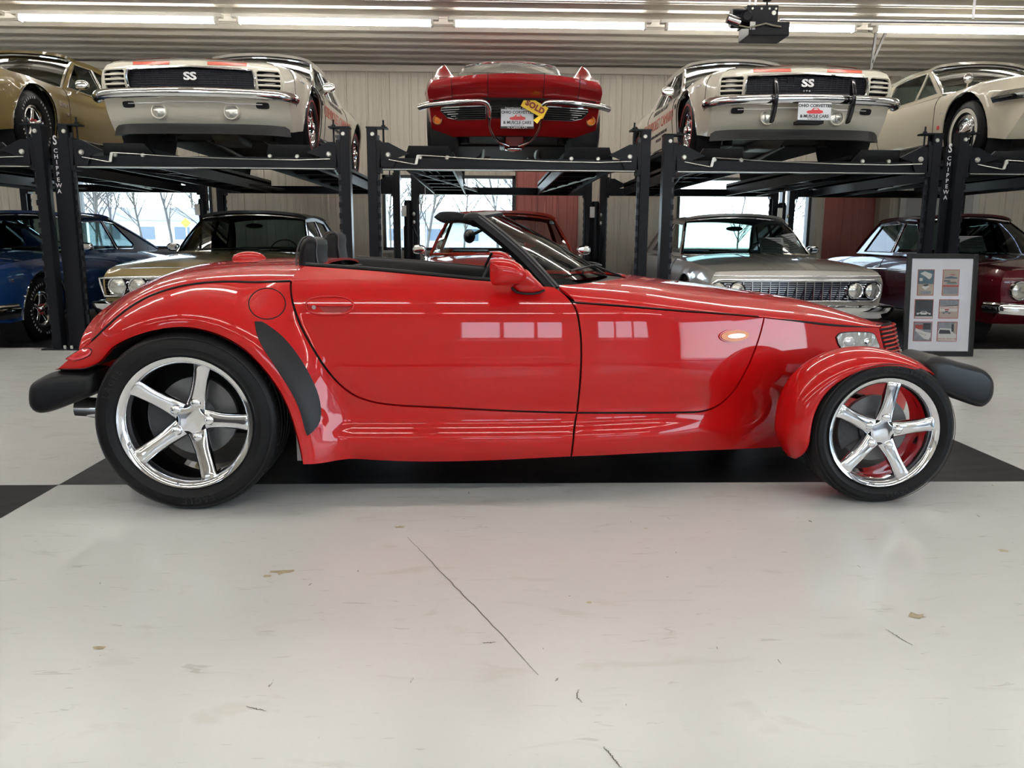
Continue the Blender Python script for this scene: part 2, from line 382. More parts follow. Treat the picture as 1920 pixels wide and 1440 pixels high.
for (px, py, r) in ((530, 1072, .02), (500, 1080, .01), (1880, 1033, .012), (750, 988, .012), (185, 1215, .01), (1720, 1155, .018), (1210, 991, .006), (1105, 1130, .006)):
    c = onfloor(px, py); k = 11; R = r*(.5+rng.random(k)); V = [(c[0]+R[i]*1.5*math.cos(2*PI*i/k), c[1]+R[i]*math.sin(2*PI*i/k), .001) for i in range(k)]
    mesh('floor_stain', V, [tuple(range(k))], STAIN, fl)
# ---------------- back wall of ribbed metal panels with three windows
CREAM = mat('cream_metal_panel', (.66, .61, .53), .38, noise=.05, nscale=2.5, spec=.5)
REDM = mat('reddish_sheet_tone', (.50, .17, .15), .4, noise=.12, nscale=4)  # reddish colour given to the lower part of some back-wall sheets
WTRIM = mat('window_frame_dark', (.05, .055, .06), .4, noise=.1)
WLT = mat('window_trim_light', (.6, .6, .58), .45, noise=.05)
WINS = [(-6.75, -4.55), (-1.75, .45), (3.17, 5.45)]; WZ0, WZ1 = .90, 2.13
wall = MB().box(X0, X1, YB+.06, YB+.22, 0, .02).build('wall_back', CREAM); tag(wall, kind='structure')
def rib_panel(x0, x1, z0, z1, m):
    """one ribbed sheet: flat pan with a raised rib at each side and two shallow ones"""
    w = x1-x0; prof = [(0, .05), (0, .0), (.012, 0), (.022, .024), (w*.36, .024), (w*.36+.008, .018), (w*.36+.03, .018), (w*.36+.038, .024), (w*.66, .024), (w*.66+.008, .018), (w*.66+.03, .018), (w*.66+.038, .024), (w-.022, .024), (w-.012, 0), (w, 0), (w, .05)]
    V = [(x0+a, YB+b, z) for z in (z0, z1) for (a, b) in prof]; n = len(prof)
    return mesh('wall_panel', V, [(i, i+1, n+i+1, n+i) for i in range(n-1)]+[tuple(range(n-1, -1, -1)), tuple(range(n, 2*n))], m, wall)
xs = []; x = X0
while x < X1-.05: xs.append((x, min(x+.3475, X1))); x += .3475
for (a, b) in xs:
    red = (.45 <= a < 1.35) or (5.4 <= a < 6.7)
    cuts = [(a, b, 0, ZC)]
    for (wa, wb) in WINS:
        nc = []
        for (p, q, z0, z1) in cuts:
            if q <= wa or p >= wb or z0 > 0: nc.append((p, q, z0, z1)); continue
            if p < wa-.02: nc.append((p, wa, 0, ZC))
            if q > wb+.02: nc.append((wb, q, 0, ZC))
            pa, qa = max(p, wa), min(q, wb); nc += [(pa, qa, 0, WZ0), (pa, qa, WZ1, ZC)]
        cuts = nc
    for (p, q, z0, z1) in cuts:
        if q-p < .12: MB().box(p, q, YB, YB+.05, z0, z1).build('wall_panel', CREAM, wall); continue
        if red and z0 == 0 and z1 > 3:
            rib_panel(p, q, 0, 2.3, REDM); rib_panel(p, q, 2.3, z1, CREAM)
        else: rib_panel(p, q, z0, z1, CREAM)
MB().box(X0, X1, YB-.05, YB+.06, ZC-.10, ZC).build('wall_cap_trim', CREAM, wall)
for k, (wa, wb) in enumerate(WINS):
    w = empty('window_%d' % (k+1), (wa, YB, WZ0), kind='structure'); W_, H_ = wb-wa, WZ1-WZ0
    f = MB()
    for q in ((0, .05, 0, H_), (W_-.05, W_, 0, H_), (0, W_, 0, .05), (0, W_, H_-.05, H_)): f.box(q[0], q[1], -.01, .14, q[2], q[3])
    if k == 2: f.box(W_*.78, W_*.78+.05, -.01, .14, 0, H_)
    f.build('window_frame', WTRIM, w); MB().box(.05, W_-.05, .06, .066, .05, H_-.05).build('pane', GLASS, w)
    MB().box(-.04, W_+.04, -.05, .02, -.05, 0).build('window_sill', WLT, w)
    if k == 2: MB().box(W_, W_+.07, -.03, .03, -.05, H_+.05).build('jamb_trim', WLT, w)
# outer shell so no daylight leaks between sheets
def shell(name, m, *b): return tag(MB().box(*b).build(name, m), kind='structure')
OUT = mat('wall_core', (.5, .48, .44), .7, noise=.05)
for i, (a, b) in enumerate(((X0, WINS[0][0]), (WINS[0][1], WINS[1][0]), (WINS[1][1], WINS[2][0]), (WINS[2][1], X1))): MB().box(a, b, YB+.055, YB+.2, 0, ZC).build('wall_core', OUT, wall)
for (a, b) in WINS: MB().box(a, b, YB+.055, YB+.2, 0, WZ0).build('wall_core', OUT, wall); MB().box(a, b, YB+.055, YB+.2, WZ1, ZC).build('wall_core', OUT, wall)
# side walls; the right one has a wide glazed opening, the front one (behind the camera) an overhead door with a window strip
wl = shell('wall_left', CREAM, X0-.15, X0, YF, YB+.2, 0, ZC)
RO = (-5.6, 1.6, .05, 2.9)
wr = shell('wall_right', CREAM, X1, X1+.15, RO[1], YB+.2, 0, ZC)
MB().box(X1, X1+.15, YF, RO[0], 0, ZC).build('wall_section', CREAM, wr); MB().box(X1, X1+.15, RO[0], RO[1], RO[3], ZC).build('wall_section', CREAM, wr); MB().box(X1, X1+.15, RO[0], RO[1], 0, RO[2]).build('wall_section', CREAM, wr)
w4 = empty('window_4', (X1, RO[0], RO[2]), kind='structure'); f = MB(); Ly = RO[1]-RO[0]
for q in (0, Ly-.06): f.box(0, .1, q, q+.06, 0, RO[3]-RO[2])
f.box(0, .1, 0, Ly, 0, .06); f.box(0, .1, 0, Ly, RO[3]-RO[2]-.06, RO[3]-RO[2]); f.build('window_frame', WTRIM, w4); MB().box(.04, .046, .06, Ly-.06, .06, RO[3]-RO[2]-.06).build('pane', GLASS, w4)
DX = [(-8.5, -4.9), (-.2, 3.1), (4.9, 8.5)]
wf = shell('wall_front', CREAM, X0, DX[0][0], YF-.15, YF, 0, ZC)
for (a, b) in ((DX[0][1], DX[1][0]), (DX[1][1], DX[2][0]), (DX[2][1], X1)): MB().box(a, b, YF-.15, YF, 0, ZC).build('wall_section', CREAM, wf)
DOORM = mat('overhead_door_white', (.62, .62, .6), .4, noise=.04)
for k, (a, b) in enumerate(DX):
    d = empty('door_%d' % (k+1), (a, YF, 0), kind='structure'); w = b-a
    MB().box(0, w, -.15, 0, 3.0, ZC).build('door_header', CREAM, d)
    for j in range(4):
        z0 = j*.62
        if j == 3:
            g = MB(); n = 3; g.box(0, w, -.08, -.03, z0+.005, z0+.08); g.box(0, w, -.08, -.03, z0+1.0, z0+1.14)
            for q in range(n+1): g.box(q*(w-.12)/n, q*(w-.12)/n+.12, -.08, -.03, z0+.08, z0+1.0)
            g.build('window_section', DOORM, d)
            for q in range(n): MB().box(q*(w-.12)/n+.12, (q+1)*(w-.12)/n, -.058, -.054, z0+.08, z0+1.0).build('pane', GLASS, d)
        else: MB().box(0, w, -.08, -.03, z0+.005, z0+.615).build('door_section', DOORM, d, bevel=.01)
# white door and tan post seen at the far right under the last lift
d4 = empty('door_4', (6.95, YB, 0), kind='structure')
MB().box(0, .1, -.05, .04, 0, 2.3).build('door_frame', WLT, d4); MB().box(1.25, 1.35, -.05, .04, 0, 2.3).build('door_frame', WLT, d4); MB().box(0, 1.35, -.05, .04, 2.2, 2.3).build('door_frame', WLT, d4)
MB().box(.1, 1.25, -.03, .02, 0, 2.2).build('door_leaf', mat('grey_door', (.42, .44, .44), .45, noise=.05), d4, bevel=.004)
tag(MB().box(6.55, 6.72, YB-.16, YB, 0, ZC-.1).build('trim_1', mat('tan_post', (.42, .37, .3), .6, noise=.1)), kind='structure')
# ---------------- ceiling: ribbed liner sheets running along the room
CEILM = mat('ceiling_metal', (.70, .67, .61), .30, .2, noise=.06, nscale=1.5)
ce = tag(MB().box(X0, X1, YF-.15, YB+.2, ZC+.04, ZC+.12).build('ceiling', OUT), kind='structure')
cs_me = None; y = YF
while y < YB-.01:
    if cs_me is None:
        w = .38; prof = [(0, -.012), (.03, -.012), (.075, .035), (.13, .035), (.145, .026), (.165, .026), (.18, .035), (.235, .035), (.25, .026), (.27, .026), (.285, .035), (.335, .035), (.38, -.012)]
        V = [(xx, a, b) for xx in (X0, X1) for (a, b) in prof]; n = len(prof)
        cs_me = bpy.data.meshes.new('ceiling_sheet'); cs_me.from_pydata(V, [], [(i, i+1, n+i+1, n+i) for i in range(n-1)]); cs_me.materials.append(CEILM)
    o = bpy.data.objects.new('ceiling_sheet', cs_me); COL.objects.link(o); o.parent = ce; o.location = (0, y, ZC); y += .38
# ---------------- fluorescent strip lights in rows
TUBEM = mat('lit_tube', (1, 1, 1), .5, emit=(1, .97, .9), estr=TUBE_STRENGTH)
FIXM = mat('fixture_white', (.7, .69, .66), .4, noise=.03)
ROWS = [10.55, 7.05, 3.55, .1, -3.4]
def fixture():
    r = empty('strip_light'); L = 1.17
    MB().box(-L-.1, L+.1, -.045, .045, .045, .085).build('housing', FIXM, r)
    for s in (-1, 1): MB().box(s*(L+.02)-.014, s*(L+.02)+.014, -.05, .05, -.03, .05).build('lamp_holder', FIXM, r)
    for dy in (-.028, .028): MB().lathe([(.0, -L), (.019, -L), (.019, L), (0, L)], (0, dy, 0), 'x', 12).build('fluorescent_tube', TUBEM, r, smooth=True)
    return r
def dup(o, **kw):
    kids = {}
    for q in bpy.data.objects:
        if q.parent: kids.setdefault(q.parent.name, []).append(q)
    def rec(a, par):
        c = a.copy(); COL.objects.link(c); c.parent = par
        for ch in kids.get(a.name, []): rec(ch, c)
        return c
    return rec(o, None)
fx0 = None; rown = ['row above the back of the lifts', 'row above the lift fronts', 'row above the red roadster', 'row overhead of the camera', 'row behind the camera']
for ri, ry in enumerate(ROWS):
    for k in range(-3, 5):
        cx = -4.32+1.10+.02+(k)*2.655+2.6-2.6
        if cx-1.34-1.3 < X0 or cx-1.34+1.3 > X1: continue
        if fx0 is None: f = fx0 = fixture()
        else: f = dup(fx0)
        f.location = (cx-1.34, ry, 3.715)
        if ri == 0:
            lab = {-2: 'lit strip light cut off by the left edge of the picture', -1: 'lit strip light above the gold and left white lifted coupes, leftmost whole one', 0: 'lit strip light between the left white coupe and the red lifted car', 1: 'lit strip light straight above the red lifted car', 2: 'lit strip light partly hidden by the black opener motor', 3: 'lit strip light right of the opener motor, at the right edge'}.get(k, 'lit strip light beyond the left edge of the picture')
        else: lab = '%s strip light from the left wall, %s' % (['first', 'second', 'third', 'fourth', 'fifth', 'sixth', 'seventh', 'eighth'][k+3], rown[ri])
        tag(f, lab, 'ceiling light', 'visible row of strip lights' if ri == 0 else 'strip lights, '+rown[ri])
# ---------------- outside: ground, road, bare trees, road sign, parked car
GRASS = mat('dry_grass', (.42, .38, .24), .9, noise=.3, nscale=.6)
tag(MB().box(-70, 70, YB+.3, 120, -.3, -.02).build('grass_ground', GRASS), kind='structure')
tag(MB().box(-70, 70, -60, YF-.2, -.3, -.02).build('front_pavement', mat('pavement', (.4, .39, .37), .85, noise=.2, nscale=.8)), kind='structure')
tag(MB().box(X1+.2, 70, YF-.2, YB+.3, -.3, -.02).build('side_pavement', MATS['pavement']), kind='structure')
tag(MB().box(-70, 70, 30, 38, -.02, 0).build('road', mat('asphalt', (.22, .23, .26), .8, noise=.15)), kind='structure')
BARK = mat('grey_bark', (.07, .062, .055), .9, noise=.3, nscale=6)
def tree(x, y, h, seed, label):
    r = random.Random(seed); t = empty('bare_tree', (x, y, -.02), label=label, cat='tree'); tk = MB(); br = MB()
    def grow(p, d, L, rad, lev):
        n = 4 if lev == 0 else 3; pts = [p]; q = p
        for i in range(n):
            d = (d+Vector((r.uniform(-.13, .13), r.uniform(-.13, .13), r.uniform(.0, .10)))).normalized(); q = q+d*L/n; pts.append(q)
        (tk if lev == 0 else br).tube(pts, [rad*(1-.75*i/n) if lev else rad*(1-.45*i/n) for i in range(n+1)], 6 if lev < 2 else 3)
        if lev < 4:
            for k in range((11, 7, 5, 3)[lev]):
                a = r.uniform(.35, .85); az = r.uniform(0, 2*PI); side = Vector((math.cos(az), math.sin(az), 0)); nd = d*math.cos(a)+side*math.sin(a); nd.z = abs(nd.z)*.7+.15
                f = r.uniform(.28, 1.) if lev == 0 else r.uniform(.15, 1.); j = min(n-1, int(f*n)); st = pts[j].lerp(pts[j+1], f*n-j)
                grow(st, nd.normalized(), L*r.uniform(.42, .62), rad*.46, lev+1)
    grow(Vector((0, 0, 0)), Vector((0, 0, 1)), h*.62, h*.009, 0)
    tk.build('trunk', BARK, t, smooth=True); tag(br.build('branches', BARK, t), kind='stuff'); return t
for i, (x, y, h, l) in enumerate(((-13.8, 30, 6.0, 'bare tree outside the left window, just right of the road sign'), (-11.4, 24.0, 5.0, 'bare tree outside the left window, above the blue car roof'), (-9.3, 28, 6, 'bare tree outside the left window, at its right end'),
    (-17.5, 33, 7, 'bare tree outside the left window, left of the road sign'), (-22.5, 43, 9, 'farthest bare tree in the left window, beyond the road'), (-15.8, 41, 8, 'bare tree beyond the road, behind the road sign'), (-2.1, 27, 6, 'bare tree outside the middle window, at its left end'), (.4, 31, 7, 'bare tree outside the middle window, at its right end'), (-3.6, 42, 9, 'tall bare tree beyond the road in the middle window'), (1.8, 42, 8, 'bare tree beyond the road, right of the middle window'),
    (7.6, 40, 4.6, 'small bare tree in the right window, above the silver car roof'), (12.5, 40, 5.4, 'bare tree outside the right window, behind the lift column'), (17.0, 46, 6, 'bare tree at the far right end outside'), (10.2, 60, 6, 'distant bare tree low in the right window'))):
    tree(x, y, h, 40+i, l)
for i, (q_, y, h) in enumerate(((-.47, 51, 9), (-.42, 58, 9), (-.50, 72, 11), (-.45, 104, 12), (-.12, 52, 8), (-.03, 59, 9), (-.08, 86, 12), (-.36, 86, 12), (.045, 66, 9))):
    x = q_*y
    tag(tree(x, y, h, 90+i, 'thin bare tree in the distant row beyond the road'), group='distant row of bare trees')
sg = empty('road_sign', (-14.2, 38.6, 0), label='yellow diamond road sign on a thin post outside the left window', cat='sign')
tube('post', DULLM, [(0, 0, 0), (0, 0, 2.0)], .03, sg); MB().prism([(0, -.24), (.24, 0), (0, .24), (-.24, 0)], -.05, -.03).build('plate', mat('sign_yellow', (.75, .45, .03), .5), sg).location = (0, 0, 1.75)
FARB = mat('pale_siding', (.5, .52, .56), .7, noise=.05); RFM = mat('grey_roof', (.28, .28, .3), .8)
for (x, y, w_, l_) in ((-26, 66, 12, 'pale low building far beyond the road in the left window'), (-6, 70, 14, 'pale low building far beyond the road in the middle window')):
    b_ = empty('building', (x, y, 0), label=l_, cat='building'); MB().box(-w_/2, w_/2, 0, 7, 0, 2.4).build('wall', FARB, b_); MB().prism([(-w_/2-.3, 2.4), (w_/2+.3, 2.4), (w_/2-.4, 3.4), (-w_/2+.4, 3.4)], -.3, 7.3).build('roof', RFM, b_)
    for k in range(4): MB().box(-w_/2+1.2+k*w_/4.3, -w_/2+2.4+k*w_/4.3, -.04, .02, .9, 1.9).build('window', mat('far_window', (.1, .13, .17), .2), b_)
# ============================================================ THE RED ROADSTER
RED = paint('roadster_red_paint', (.50, .003, .004), .45)
REDIN = mat('red_inner', (.35, .01, .01), .5, noise=.1)
YC = 4.09
hero = empty('roadster', (0, 0, 0), label='bright red open two-seat roadster with chrome wheels parked side-on in front', cat='car')
Wp = Spl([(-2.1,.30),(-1.9,.47),(-1.7,.62),(-1.4,.75),(-1.1,.81),(-.8,.84),(-.4,.85),(0,.845),(.36,.825),(.7,.765),(1.0,.675),(1.3,.545),(1.6,.395),(1.8,.29),(2.0,.19),(2.2,.1)], .25)
Oz = Spl([(0,-.14),(.1,-.09),(.16,-.045),(.22,-.008),(.27,.006),(.295,-.004),(.33,-.030),(.38,-.036),(.45,-.021),(.52,-.007),(.58,-.003),(.65,-.010),(.72,-.0185),(.79,-.029),(.85,-.050),(.90,-.083),(.95,-.135),(1.02,-.21),(1.1,-.32)], .035)
OzF = Spl([(0,-.10),(.15,-.06),(.25,-.045),(.38,-.030),(.48,-.008),(.55,-.002),(.63,-.010),(.70,-.020),(.77,-.034),(.83,-.065),(.9,-.115),(1.1,-.3)], .04)
Ff = Spl([(-2.0,.66),(-1.75,.83),(-1.6,.89),(-1.4,.935),(-1.2,.955),(-.9,.955),(-.74,.945),(-.5,.9),(0,.85),(3,.5)], .15)
def on(fnY, px, py, y0=3.15):
    Y = y0
    for _ in range(14):
        p = bp(px, py, Y); Y = .5*Y+.5*float(fnY(np.array([p[0]]), np.array([p[2]]))[0])
    return (p[0], p[2])
lip_px = [(102,693),(125,693),(145,693),(163,691),(187,680),(213,652),(253,632),(300,619),(350,615),(400,625),(450,650),(483,680),(517,723),(540,767),(553,807),(563,847),(567,872)]
lip = np.array([on(lambda x, z: YC-Ff(x), *p) for p in lip_px]); lipc = curve2(lip, 150)
Pr = Spl([(-.3,0),(0,0),(.02,-.001),(.05,.008),(.09,.035),(.13,.075),(.17,.125),(.22,.2),(.3,.36),(.5,.8),(1.2,2)], .03)
def wbody(x, z):
    x = np.asarray(x, float); z = np.asarray(z, float)
    f = np.clip((x-.6)/.7, 0, 1); f = f*f*(3-2*f)
    wb = Wp(x)+(1-f)*Oz(z)+f*OzF(z)
    sh = x.shape; P = np.c_[x.ravel(), z.ravel()]
    wf = np.full(len(P), -9.); near = (P[:, 0] < -.15)
    if near.any():
        d = distpoly(P[near], lipc, False); wf[near] = Ff(P[near, 0])-Pr(d)
    wf = wf.reshape(sh); k = .075
    h = np.clip(.5+.5*(wf-wb)/k, 0, 1)
    return wb*(1-h)+wf*h+k*h*(1-h)
def bodyY(x, z): return YC-wbody(x, z)
def OB(pts, n=None, step=None, smooth=True):
    P = [on(bodyY, *p) for p in pts]
    if not smooth: return [tuple(p) for p in P]
    return [tuple(p) for p in curve2(P, n, step)]
def lift(sgn=-1, off=0.):
    def f(u, v): w = wbody(u, v)+off; return np.c_[u, YC+sgn*w, v]
    return f
near, far = lift(-1), lift(1)
gap_rear = OB([(545,527),(515,528),(480,529),(425,528),(375,531),(325,540),(275,558),(237,581),(205,608),(180,632),(150,655)], 30)
door_rear = OB([(572,497),(556,507),(547,520),(545,538),(547,559),(555,588),(567,617),(588,655),(609,688),(638,722),(668,743),(705,755),(755,761)], 40)
door_bot = OB([(755,761),(880,767),(963,771),(1082,774)], 14)
door_front = OB([(1040,537),(1063,555),(1080,580),(1087,613),(1090,651),(1088,713),(1084,755),(1082,774)], 30)
door_top = OB([(572,497),(700,506),(800,515),(897,524),(960,529),(1040,537)], 24)
hood_edge = OB([(1072,567),(1130,571),(1194,576),(1278,583),(1350,588),(1433,595),(1500,602),(1562,609),(1610,612),(1649,613)], 36)
pf_rear = OB([(1433,595),(1426,624),(1414,660),(1389,713),(1369,741),(1347,760),(1319,771),(1278,773.5)], 24)
pf_bot = OB([(1278,773.5),(1180,774),(1082,774)], 8)
sill = OB([(567,872),(797,867),(1071,857)], 10); seam = OB([(1082,774),(1076,813),(1071,857)], 6)
sillf = OB([(1071,857),(1250,849),(1467,839),(1560,830)], 12)
nose = OB([(1649,613),(1655,640),(1664,680),(1672,730),(1660,790),(1620,820),(1560,830)], 16)
ip = next(i for i, p in enumerate(door_front) if p[1] < hood_edge[0][1])
ir = next(i for i, p in enumerate(door_rear) if p[1] < gap_rear[0][1])
tail_end = [(lipc[0][0]-.005, lipc[0][1]+.01)]
quarter = gap_rear[::-1]+door_rear[ir:]+door_bot[1:]+seam[1:]+sill[::-1][1:]+[tuple(p) for p in lipc[::-2][1:]]
doorp = door_rear+door_bot[1:]+door_front[::-1][1:]+door_top[::-1][1:-1]
frontp = hood_edge[:next(i for i, p in enumerate(hood_edge) if p[0] > pf_rear[0][0])]+pf_rear+pf_bot[1:]+[p for p in door_front[::-1] if p[1] < hood_edge[0][1]-.01]
ih = next(i for i, p in enumerate(hood_edge) if p[0] > pf_rear[0][0])
lowp = seam+sillf[1:]+nose[::-1][1:]+hood_edge[::-1][1:len(hood_edge)-ih]+pf_rear[:]+pf_bot[1:-1]
guard = OB([(478,602),(487,601),(500,607),(533,633),(567,677),(593,727),(602,762),(600,792),(588,808),(577,817),(571,800),(563,770),(547,735),(520,692),(493,650),(482,625)], 44)
G = .0045

vent = OB([(1476,712),(1487,703),(1540,700),(1546,742),(1484,742),(1475,735)], smooth=False)
for sg, fn, fl_ in ((-1, near, False), (1, far, False)):
    flp = (sg == 1)
    def P(name, poly, m=RED, off=0., step=.028, gap=G, holes=(), thick=.018): return panel(name, poly, lift(sg, off), step, m, hero, flip=flp, gap=gap, holes=holes, thick=thick)
    P('rear_fender', quarter, step=.022); dr = P('door', doorp, step=.03); P('front_side_panel', frontp); P('sill_panel', lowp); P('side_vent', vent, DARK, .0012, .03, 0, thick=.001)
    P('gravel_guard', guard, BLACKP, .0045, .02, 0, thick=.01)
    # dark inner skin behind the panel gaps
    inner = gap_rear[::-1]+door_top+hood_edge+nose[1:]+sillf[::-1][1:]+sill[::-1][1:]+[tuple(p) for p in lipc[::-2][1:]]
    P('inner_body', inset(np.array(inner), .012).tolist(), DARK, -.022, .06, 0, thick=.002)
    # wheel opening return flange
    e = [(p[0], YC+sg*float(wbody(p[0], p[1])), p[1]) for p in lipc[::3]]; V = []
    for q in e: V += [q, (q[0], q[1]-sg*.02, q[2]), (q[0], q[1]-sg*.30, q[2]+.0)]
    V2 = [(a, b, c) for (a, b, c) in V]
    mesh('wheel_arch_liner', V2, [(3*i+1, 3*i+2, 3*i+5, 3*i+4) for i in range(len(e)-1)], DARK, hero)
    mesh('fender_flange', V2, [(3*i, 3*i+1, 3*i+4, 3*i+3) for i in range(len(e)-1)], RED, hero, True)
    # tail lamp
    tl_ = OB([(124,673),(136,665),(149,657),(160,653),(172,656),(170,664),(156,672),(140,676)], 24)
    tlp = P('tail_lamp', tl_, mat('red_lens', (.75, .02, .03), .1, coat=1, noise=.5, nscale=60, emit=None), .0035, .012, 0, thick=.006)
    tube('lamp_gasket', DARK, [(x, YC+sg*(float(wbody(x, z))+.001), z) for x, z in tl_], .0025, hero, 5, True)
    # beltline trim and inner door skin
    DT = np.array(door_top); dtc = curve2(DT[:-5], 20)
    w3 = [(x, YC+sg*(float(wbody(x, z))-.012), z+.002) for x, z in dtc]
    tube('belt_trim', BLACKP, w3, .009, hero)
    V = []
    for (x, y, z) in w3: V += [(x, y, z), (x, y-sg*.05, z+.004), (x, y-sg*.10, z-.03), (x, y-sg*.11, z-.30)]
    mesh('inner_door_skin', V, [(4*i+j, 4*i+j+1, 4*i+j+5, 4*i+j+4) for i in range(19) for j in range(3)], BLACKV, hero, True)
    # front marker lamp
    c = on(bodyY, 1377, 629); a = on(bodyY, 1350, 629)[0]; b = on(bodyY, 1405, 629)[0]
    P('marker_lamp_bezel', ellp((a+b)/2, c[1], (b-a)/2+.004, .030, 28), RED, .006, .012, 0, thick=.008)
    P('marker_lamp', ellp((a+b)/2, c[1], (b-a)/2-.004, .024, 28), AMBER, .010, .012, 0, thick=.006)
    P('marker_lamp_window', ellp((a+b)/2+.006, c[1]-.001, (b-a)/2-.030, .0095, 20), LENS, .0115, .012, 0, thick=.002)
    # headlamp
    hl = OB([(1568,632),(1573,626),(1590,623),(1612,623),(1637,626),(1644,640),(1648,653),(1625,657),(1600,657),(1582,656),(1572,645)], 30)
    P('headlamp', hl, mat('headlamp_bowl', (.55, .56, .57), .14, .9, coat=1., noise=.45, nscale=22, bump=.9, bscale=26), .008, .012, 0, thick=.012)
    P('headlamp_rim', hl, DARK, .004, .02, -.004, thick=.01)
    for (ax_, ay_, ra_, m_) in ((1591, 640, (.045, .014, .024), LENS), (1626, 641, (.030, .010, .022), CHROME)):
        q = on(bodyY, ax_, ay_); rl_ = MB().ellip((0, 0, 0), ra_, 24, 14).build('lamp_reflector', m_, hero, smooth=True)
        rl_.location = (q[0], YC+sg*(float(wbody(*q))+.004), q[1]); rl_.rotation_euler = (0, 0, sg*-.5)
# near-side details
def nearp(px, py, off=0.): x, z = on(bodyY, px, py); return (x, float(bodyY(x, z))-off, z)
fc = [nearp(501+34.5*math.cos(t), 569.5+29*math.sin(t), .0005) for t in np.linspace(0, 2*PI, 40, endpoint=False)]
tube('fuel_door_seam', DARK, fc, .0022, hero, 6, True)
fd = [on(bodyY, 501+33*math.cos(t), 569.5+27.5*math.sin(t)) for t in np.linspace(0, 2*PI, 40, endpoint=False)]
panel('fuel_door', fd, lift(-1, .0025), .015, RED, hero, thick=.004)
MB().prism([(nearp(543,591)[0], nearp(543,591)[2]), (nearp(553,600)[0], nearp(553,600)[2]), (nearp(540,600)[0], nearp(540,600)[2])], nearp(545,598)[1]-.006, nearp(545,598)[1]+.01).build('fuel_door_tab', RED, hero)
hd = [on(bodyY, 618+44*math.copysign(abs(math.cos(t))**.7, math.cos(t)), 573+17*math.copysign(abs(math.sin(t))**.8, math.sin(t))) for t in np.linspace(0, 2*PI, 40, endpoint=False)]
tube('handle_surround', RED, [(x, float(bodyY(x, z))-.001, z) for x, z in hd], .0045, hero, 8, True)
cup = [on(bodyY, *p) for p in ((598,572),(660,572),(656,579),(645,585),(625,587),(608,585),(602,580))]
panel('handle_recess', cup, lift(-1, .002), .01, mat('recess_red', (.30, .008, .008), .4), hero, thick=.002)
hp = [on(bodyY, *p) for p in ((578,563),(600,560),(640,560),(657,565),(662,572),(640,574),(600,573),(577,571))]
panel('door_handle', [tuple(p) for p in curve2(hp+hp[:1], 30)[:-1]], lift(-1, .010), .01, RED, hero, thick=.012)
q = nearp(589, 576, .004); MB().lathe([(0, -.004), (.008, -.004), (.009, 0), (.009, .004)], q, 'y', 20).build('lock_cylinder', DULLM, hero, smooth=True)
MB().box(vent_x0 := nearp(1470,740)[0], nearp(1550,700)[0], nearp(1500,720)[1]+.10, nearp(1500,720)[1]+.2, nearp(1476,742)[2]-.03, nearp(1476,700)[2]+.03).build('vent_cavity', DARK, hero)
# ---- hood
zg = Spl(sorted([(.15, hood_edge[0][1]+.07), (.30, hood_edge[0][1]+.02)]+[p for p in hood_edge[::3]]), .1)
zt = Spl([(.3,.945),(.662,.927),(.888,.900),(1.095,.877),(1.305,.848),(1.585,.806),(1.75,.765),(1.871,.728),(1.98,.69),(2.06,.655)], .12)
xe = hood_edge[-1][0]
HX0 = Spl([(0,.70),(.3,.672),(.55,.60),(.75,.48),(.86,.36),(.91,.295),(.95,.305),(1.0,.362)], .05)
def hoodf(u, s):
    a = np.abs(s); x0 = HX0(a); x1 = xe+(2.055-xe)*(1-a**1.6); x = x0+(x1-x0)*u
    g = zg(np.minimum(x, xe)); w = wbody(np.minimum(x, xe), g); t = np.maximum(zt(x), g+.003)
    # near the cowl the shoulder continues the body side
    f = np.clip((a-.0)/1., 0, 1)
    return np.c_[x, YC+s*w*np.where(x > xe, 1-.0*u, 1), g+(t-g)*((1-f**4)**.5*(1-np.clip((x-.3)/.8, 0, 1))+(1-f**2.6)**.72*np.clip((x-.3)/.8, 0, 1))]
ss = np.sin(np.linspace(-PI/2, PI/2, 61)); surf('hood', hoodf, np.linspace(0, 1, 60), ss, RED, hero, thick=.012)
MB().box(.1, 1.0, YC-.42, YC+.42, .3, .72).build('engine_bay', DARK, hero)
# shoulder fillet between door front edge and hood (near and far)
for sg in (-1, 1):
    k = [p for p in door_front if p[1] >= hood_edge[0][1]-.002]
    V = []
    for j, (x, z) in enumerate(k):
        w = float(wbody(x+.006, z)); xe2 = .33+.02
        for t in np.linspace(0, 1, 6):
            X = x+.004+(xe2+.30*(1-(w*(1-.12*t)/.80)**1.9)*0-x)*t+.03*t; zz = z
            V.append((X, YC, z))
    tube('hood_gap', DARK, [(p[0]-.002, YC+sg*(float(wbody(*p))-.001), p[1]+.002) for p in hood_edge[:ih]], .0028, hero, 6)
    ng = [(p[0], YC+sg*(float(wbody(*p))-.003), p[1]-.002) for p in hood_edge[ih+1:-1]]; tube('nose_gap', DARK, ng, [.002+.005*abs(math.sin(PI*i_/(len(ng)-1)))**.6 for i_ in range(len(ng))], hero, 6)
    tube('deck_gap', DARK, [(p[0], YC+sg*(float(wbody(*p))-.001), p[1]+.001) for p in gap_rear[:-2]], .0042, hero, 6)
